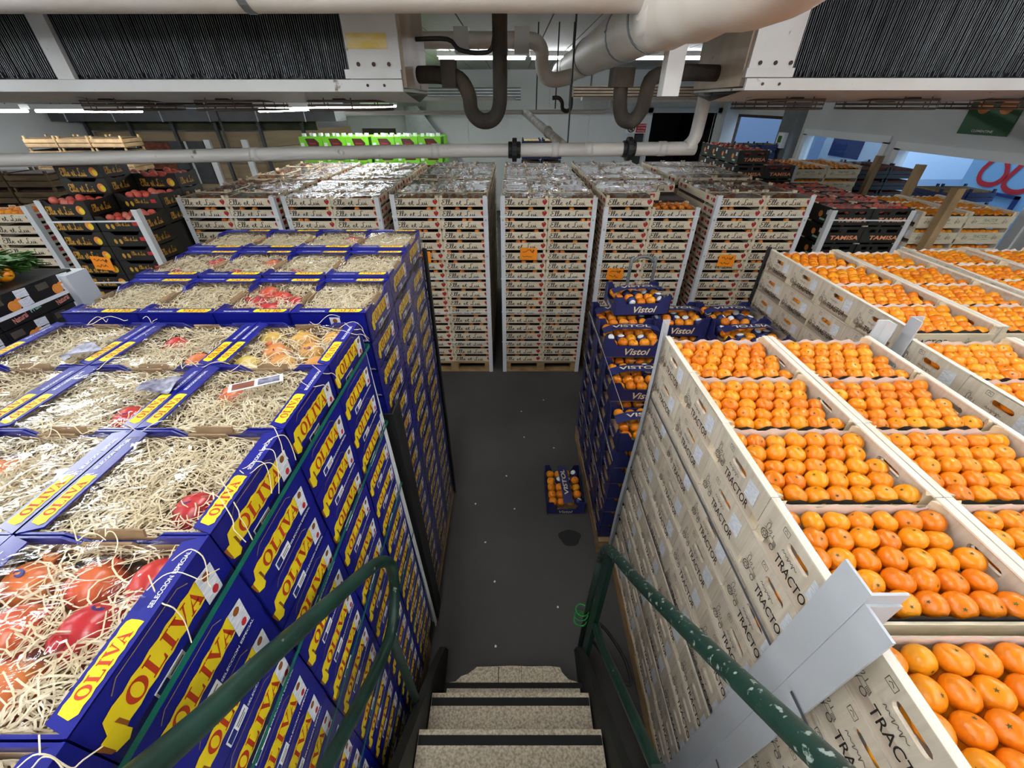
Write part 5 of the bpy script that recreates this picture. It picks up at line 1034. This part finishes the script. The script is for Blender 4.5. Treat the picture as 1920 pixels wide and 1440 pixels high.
# ================================================================ generic slatted crates, cartons further back
def slat_kit(w, d, h, m, mp, pr=None):
    k = [('front_slat', MB().box(-w / 2, 0, 0, w / 2, .01, h * .3).mesh('front_slat', m), Tr((0, -d / 2, z))) for z in (.01, h * .42)]
    k += [('side_slat', MB().box(0, -d / 2 + .01, 0, .01, d / 2, h * .3).mesh('side_slat', m), Tr((x, 0, z))) for z in (.01, h * .42) for x in (-w / 2, w / 2 - .01)]
    k += [('base', MB().box(-w / 2 + .01, -d / 2 + .01, .002, w / 2 - .01, d / 2, .012).mesh('base', m))]
    k += [('corner_post', MB().box(-.012, -.012, 0, .012, .012, h - .002).mesh('corner_post', mp), Tr((x, y, 0))) for x in (-w / 2 + .023, w / 2 - .023) for y in (-d / 2 + .023, d / 2 - .013)]
    k += [('contents', MB().box(-w / 2 + .036, -d / 2 + .036, .013, w / 2 - .036, d / 2 - .026, h * .82).mesh('contents', pr or 'net_dark'))]
    return k
DK = slat_kit(.44, .5, .145, 'black_card', 'black_card', 'brick'); NKIT = slat_kit(.34, .42, .15, 'navy', 'navy', 'straw_bed'); PK = slat_kit(.5, .4, .16, 'timber', 'timber', 'wood_dark'); WK = slat_kit(.5, .4, .17, 'wood_dark', 'wood_dark', 'net_dark')
def gstack(kit, name, lab, cat, x0, y0, dx, dy, nc, nr, n, pitch, group, z0=PZ, vis=99, cols=('window', 'wall')):
    for c in range(nc):
        for r in range(nr):
            for l in range(n):
                if l < n - vis or (r > 0 and l < n - 1): continue
                place(kit, name, '%s, %s, %s, %s' % (lab, top_ord(n - 1 - l), ORD[c + 1] + ' column', ORD[r + 1] + ' row'), cat, Tr((x0 + dx * (c + .5), y0 + dy * (r + .5), z0 + l * pitch)) @ jit(.002, .3), group)
    if nr > 1: tag(mk(name, (MB().box(x0 + .01, y0 + dy + .01, z0, x0 + nc * dx - .01, y0 + nr * dy - .02, z0 + (n - 1) * pitch - .004), 'black_card')), 'inner crates of stack: ' + lab, cat, None, 'stuff')
    if vis < n: tag(mk(name, (MB().box(x0 + .005, y0 + .005, z0, x0 + nc * dx - .005, y0 + dy - .005, z0 + (n - vis) * pitch - .004), 'black_card')), 'lowest crates of stack: ' + lab, cat, None, 'stuff')
    place(pallet_kit(nc * dx, nr * dy), 'pallet', 'wooden pallet under %s stack' % lab, 'pallet', Tr((x0 + nc * dx / 2, y0 + nr * dy / 2, z0 - PZ)), 'pallets')
gstack(DK, 'dark_crate', 'dark brown open crate under window', 'crate', 5.0, 6.45, .45, .51, 2, 2, 12, .150, 'dark open crates', vis=7)
gstack(NKIT, 'navy_crate', 'navy crate by near window', 'crate', 5.22, 5.30, .36, .44, 2, 1, 11, .155, 'navy crates', vis=7)
gstack(PK, 'slatted_crate', 'pale slatted crate near low fluorescent light', 'crate', -7.6, 7.2, .52, .42, 3, 1, 13, .165, 'pale slatted crates', vis=6)
gstack(WK, 'slatted_crate', 'brown slatted crate beyond script-crate stack', 'crate', -6.9, 5.1, .52, .42, 3, 1, 11, .175, 'brown slatted crates', vis=6)
gstack(NKIT, 'navy_crate', 'navy crate below far drain pipe', 'crate', .16, 8.0, .36, .44, 2, 1, 13, .158, 'navy crates', vis=5)
gstack(NKIT, 'navy_crate', 'navy crate before right doorway', 'crate', 4.9, 9.9, .42, .44, 2, 1, 12, .155, 'navy crates', vis=6)
sc = MB()
for i in range(14): sc.box(-.02, -.03, 0, .02, .03, .002, Tr((5.05 + rnB.random() * .8, 6.6 + rnB.random() * .7, 1.955)) @ Rz(rnB.uniform(0, 90)))
single('film_scraps', (sc, 'strap_white'), 'white film scraps on top of dark open crates', 'scraps', None, None, 'stuff')
# green cartons by the back wall
GW, GD, GH = .44, .36, .225
gp = MB().box(-GW / 2, -GD / 2, 0, GW / 2, GD / 2, GH - .004).mesh('box', 'green_card'); gd_ = MB().flat([(-.12, .07), (.06, .07), (.13, .0), (.12, -.07), (-.08, -.07)]).mesh('brown_print', 'choc_print'); gl_ = MB().box(-.03, -.04, 0, .03, .04, .001).mesh('label', 'label'); gr_ = text('Dattes', .12, .03, .02).mesh('lettering', 'red_dot')
gs_ = MB()
for i in range(5): gs_.box(-.15 + i * .075, .01, 0, -.115 + i * .075, GH - .02, .002)
gs_ = gs_.mesh('side_slits', 'ink')
GK = [('box', gp), ('brown_print', gd_, frame('-y', (.02, -GD / 2 - .001, .12))), ('lettering', gr_, frame('-y', (.03, -GD / 2 - .002, .11))), ('label', gl_, frame('-y', (-.17, -GD / 2 - .001, .08))), ('side_slits', gs_, frame('+x', (GW / 2 + .001, 0, 0)))]
bagm = MB().box(-.03, -.03, 0, .03, .03, .05).mesh('cap', 'white_print')
for g, xs in enumerate((-4.12, -2.72)):
    for c in range(3):
        for l in range(6, 9):
            place(GK, 'green_carton', 'bright green carton with brown print, %s, %s of the %s group' % (top_ord(8 - l), ('first', 'second', 'third')[c], ('enclosure-side', 'gap-side')[g]), 'carton', Tr((xs + .22 + c * .45, 9.0 + GD / 2, PZ + l * GH)), 'bright green cartons')
            if l == 8:
                for q in range(4): single('fruit_bag', bagm, 'small white bag on bright green carton, %s of %s group' % (('first', 'second', 'third')[c], ('enclosure-side', 'gap-side')[g]), 'bag', Tr((xs + .08 + c * .45 + q * .095, 9.1 + .1 * (q % 2), PZ + 9 * GH - .004)) @ Rz(q * 25), 'white bags on green cartons')
    tag(mk('green_carton', (MB().box(xs, 9.0, PZ, xs + 1.34, 9.36, PZ + 6 * GH - .005).box(xs, 9.37, PZ, xs + 1.34, 9.9, PZ + 9 * GH - .02), 'green_card')), 'inner green cartons of the %s group' % ('enclosure-side', 'gap-side')[g], 'carton', None, 'stuff')
    place(pallet_kit(1.35, .9), 'pallet', 'wooden pallet under green cartons, %s group' % ('enclosure-side', 'gap-side')[g], 'pallet', Tr((xs + .67, 9.45, 0)), 'pallets')
# floor marks and litter
p = []
for i in range(16): a = i * math.pi / 8; r_ = .07 + .006 * math.sin(3 * a) + .004 * math.sin(5 * a); p.append((r_ * 1.2 * math.cos(a), r_ * math.sin(a)))
single('oil_stain', (MB().flat(p), 'stain'), 'dark round stain on the asphalt floor near handrail', 'stain', Tr((.44, 1.79, .0012)))
lit = MB()
for x, y in ((-.05, 2.4), (.1, 3.3), (-.2, 1.75), (-.12, 1.45), (.02, 2.05), (.3, 1.28), (-.3, 2.1), (.35, 3.5), (-.1, 1.05), (.12, 2.9), (.4, 2.75)): lit.flat([(-.008, -.004), (.006, -.006), (.008, .005), (-.004, .007)], Tr((x, y, .002)) @ Rz(x * 900))
single('floor_litter', (lit, 'white_print'), 'tiny white scraps scattered on the dark floor', 'litter', None, None, 'stuff')

# loose wood wool strands hanging over the carton edges
rs = random.Random(21); ls = MB()
for i in range(46):
    if i < 24: x, y = -.49, rs.uniform(-.2, 1.12)
    else: x, y = rs.uniform(-1.35, -.55), 1.15 - rs.choice((0, 1, 2, 3)) * .255
    a = rs.uniform(-.8, .8); L = rs.uniform(.05, .13); pts = []
    for j in range(7):
        t_ = j / 6 - .35; out = max(0, t_) ; pts.append((x + (-.03 + L * t_ * math.cos(a) if i >= 24 else min(.012 + .02 * out, L * t_)), y + L * t_ * math.sin(a) + .01 * math.sin(j + i), 2.134 + .008 * math.sin(j * 1.3 + i) - (L * 1.1 * out ** 1.5 if i < 24 else 0)))
    ls.tube(crom(pts, 3), .0009, 4)
single('loose_wood_wool', (ls, 'straw'), 'stray wood wool strands curling over the blue carton edges', 'wood wool', None, None, 'stuff')
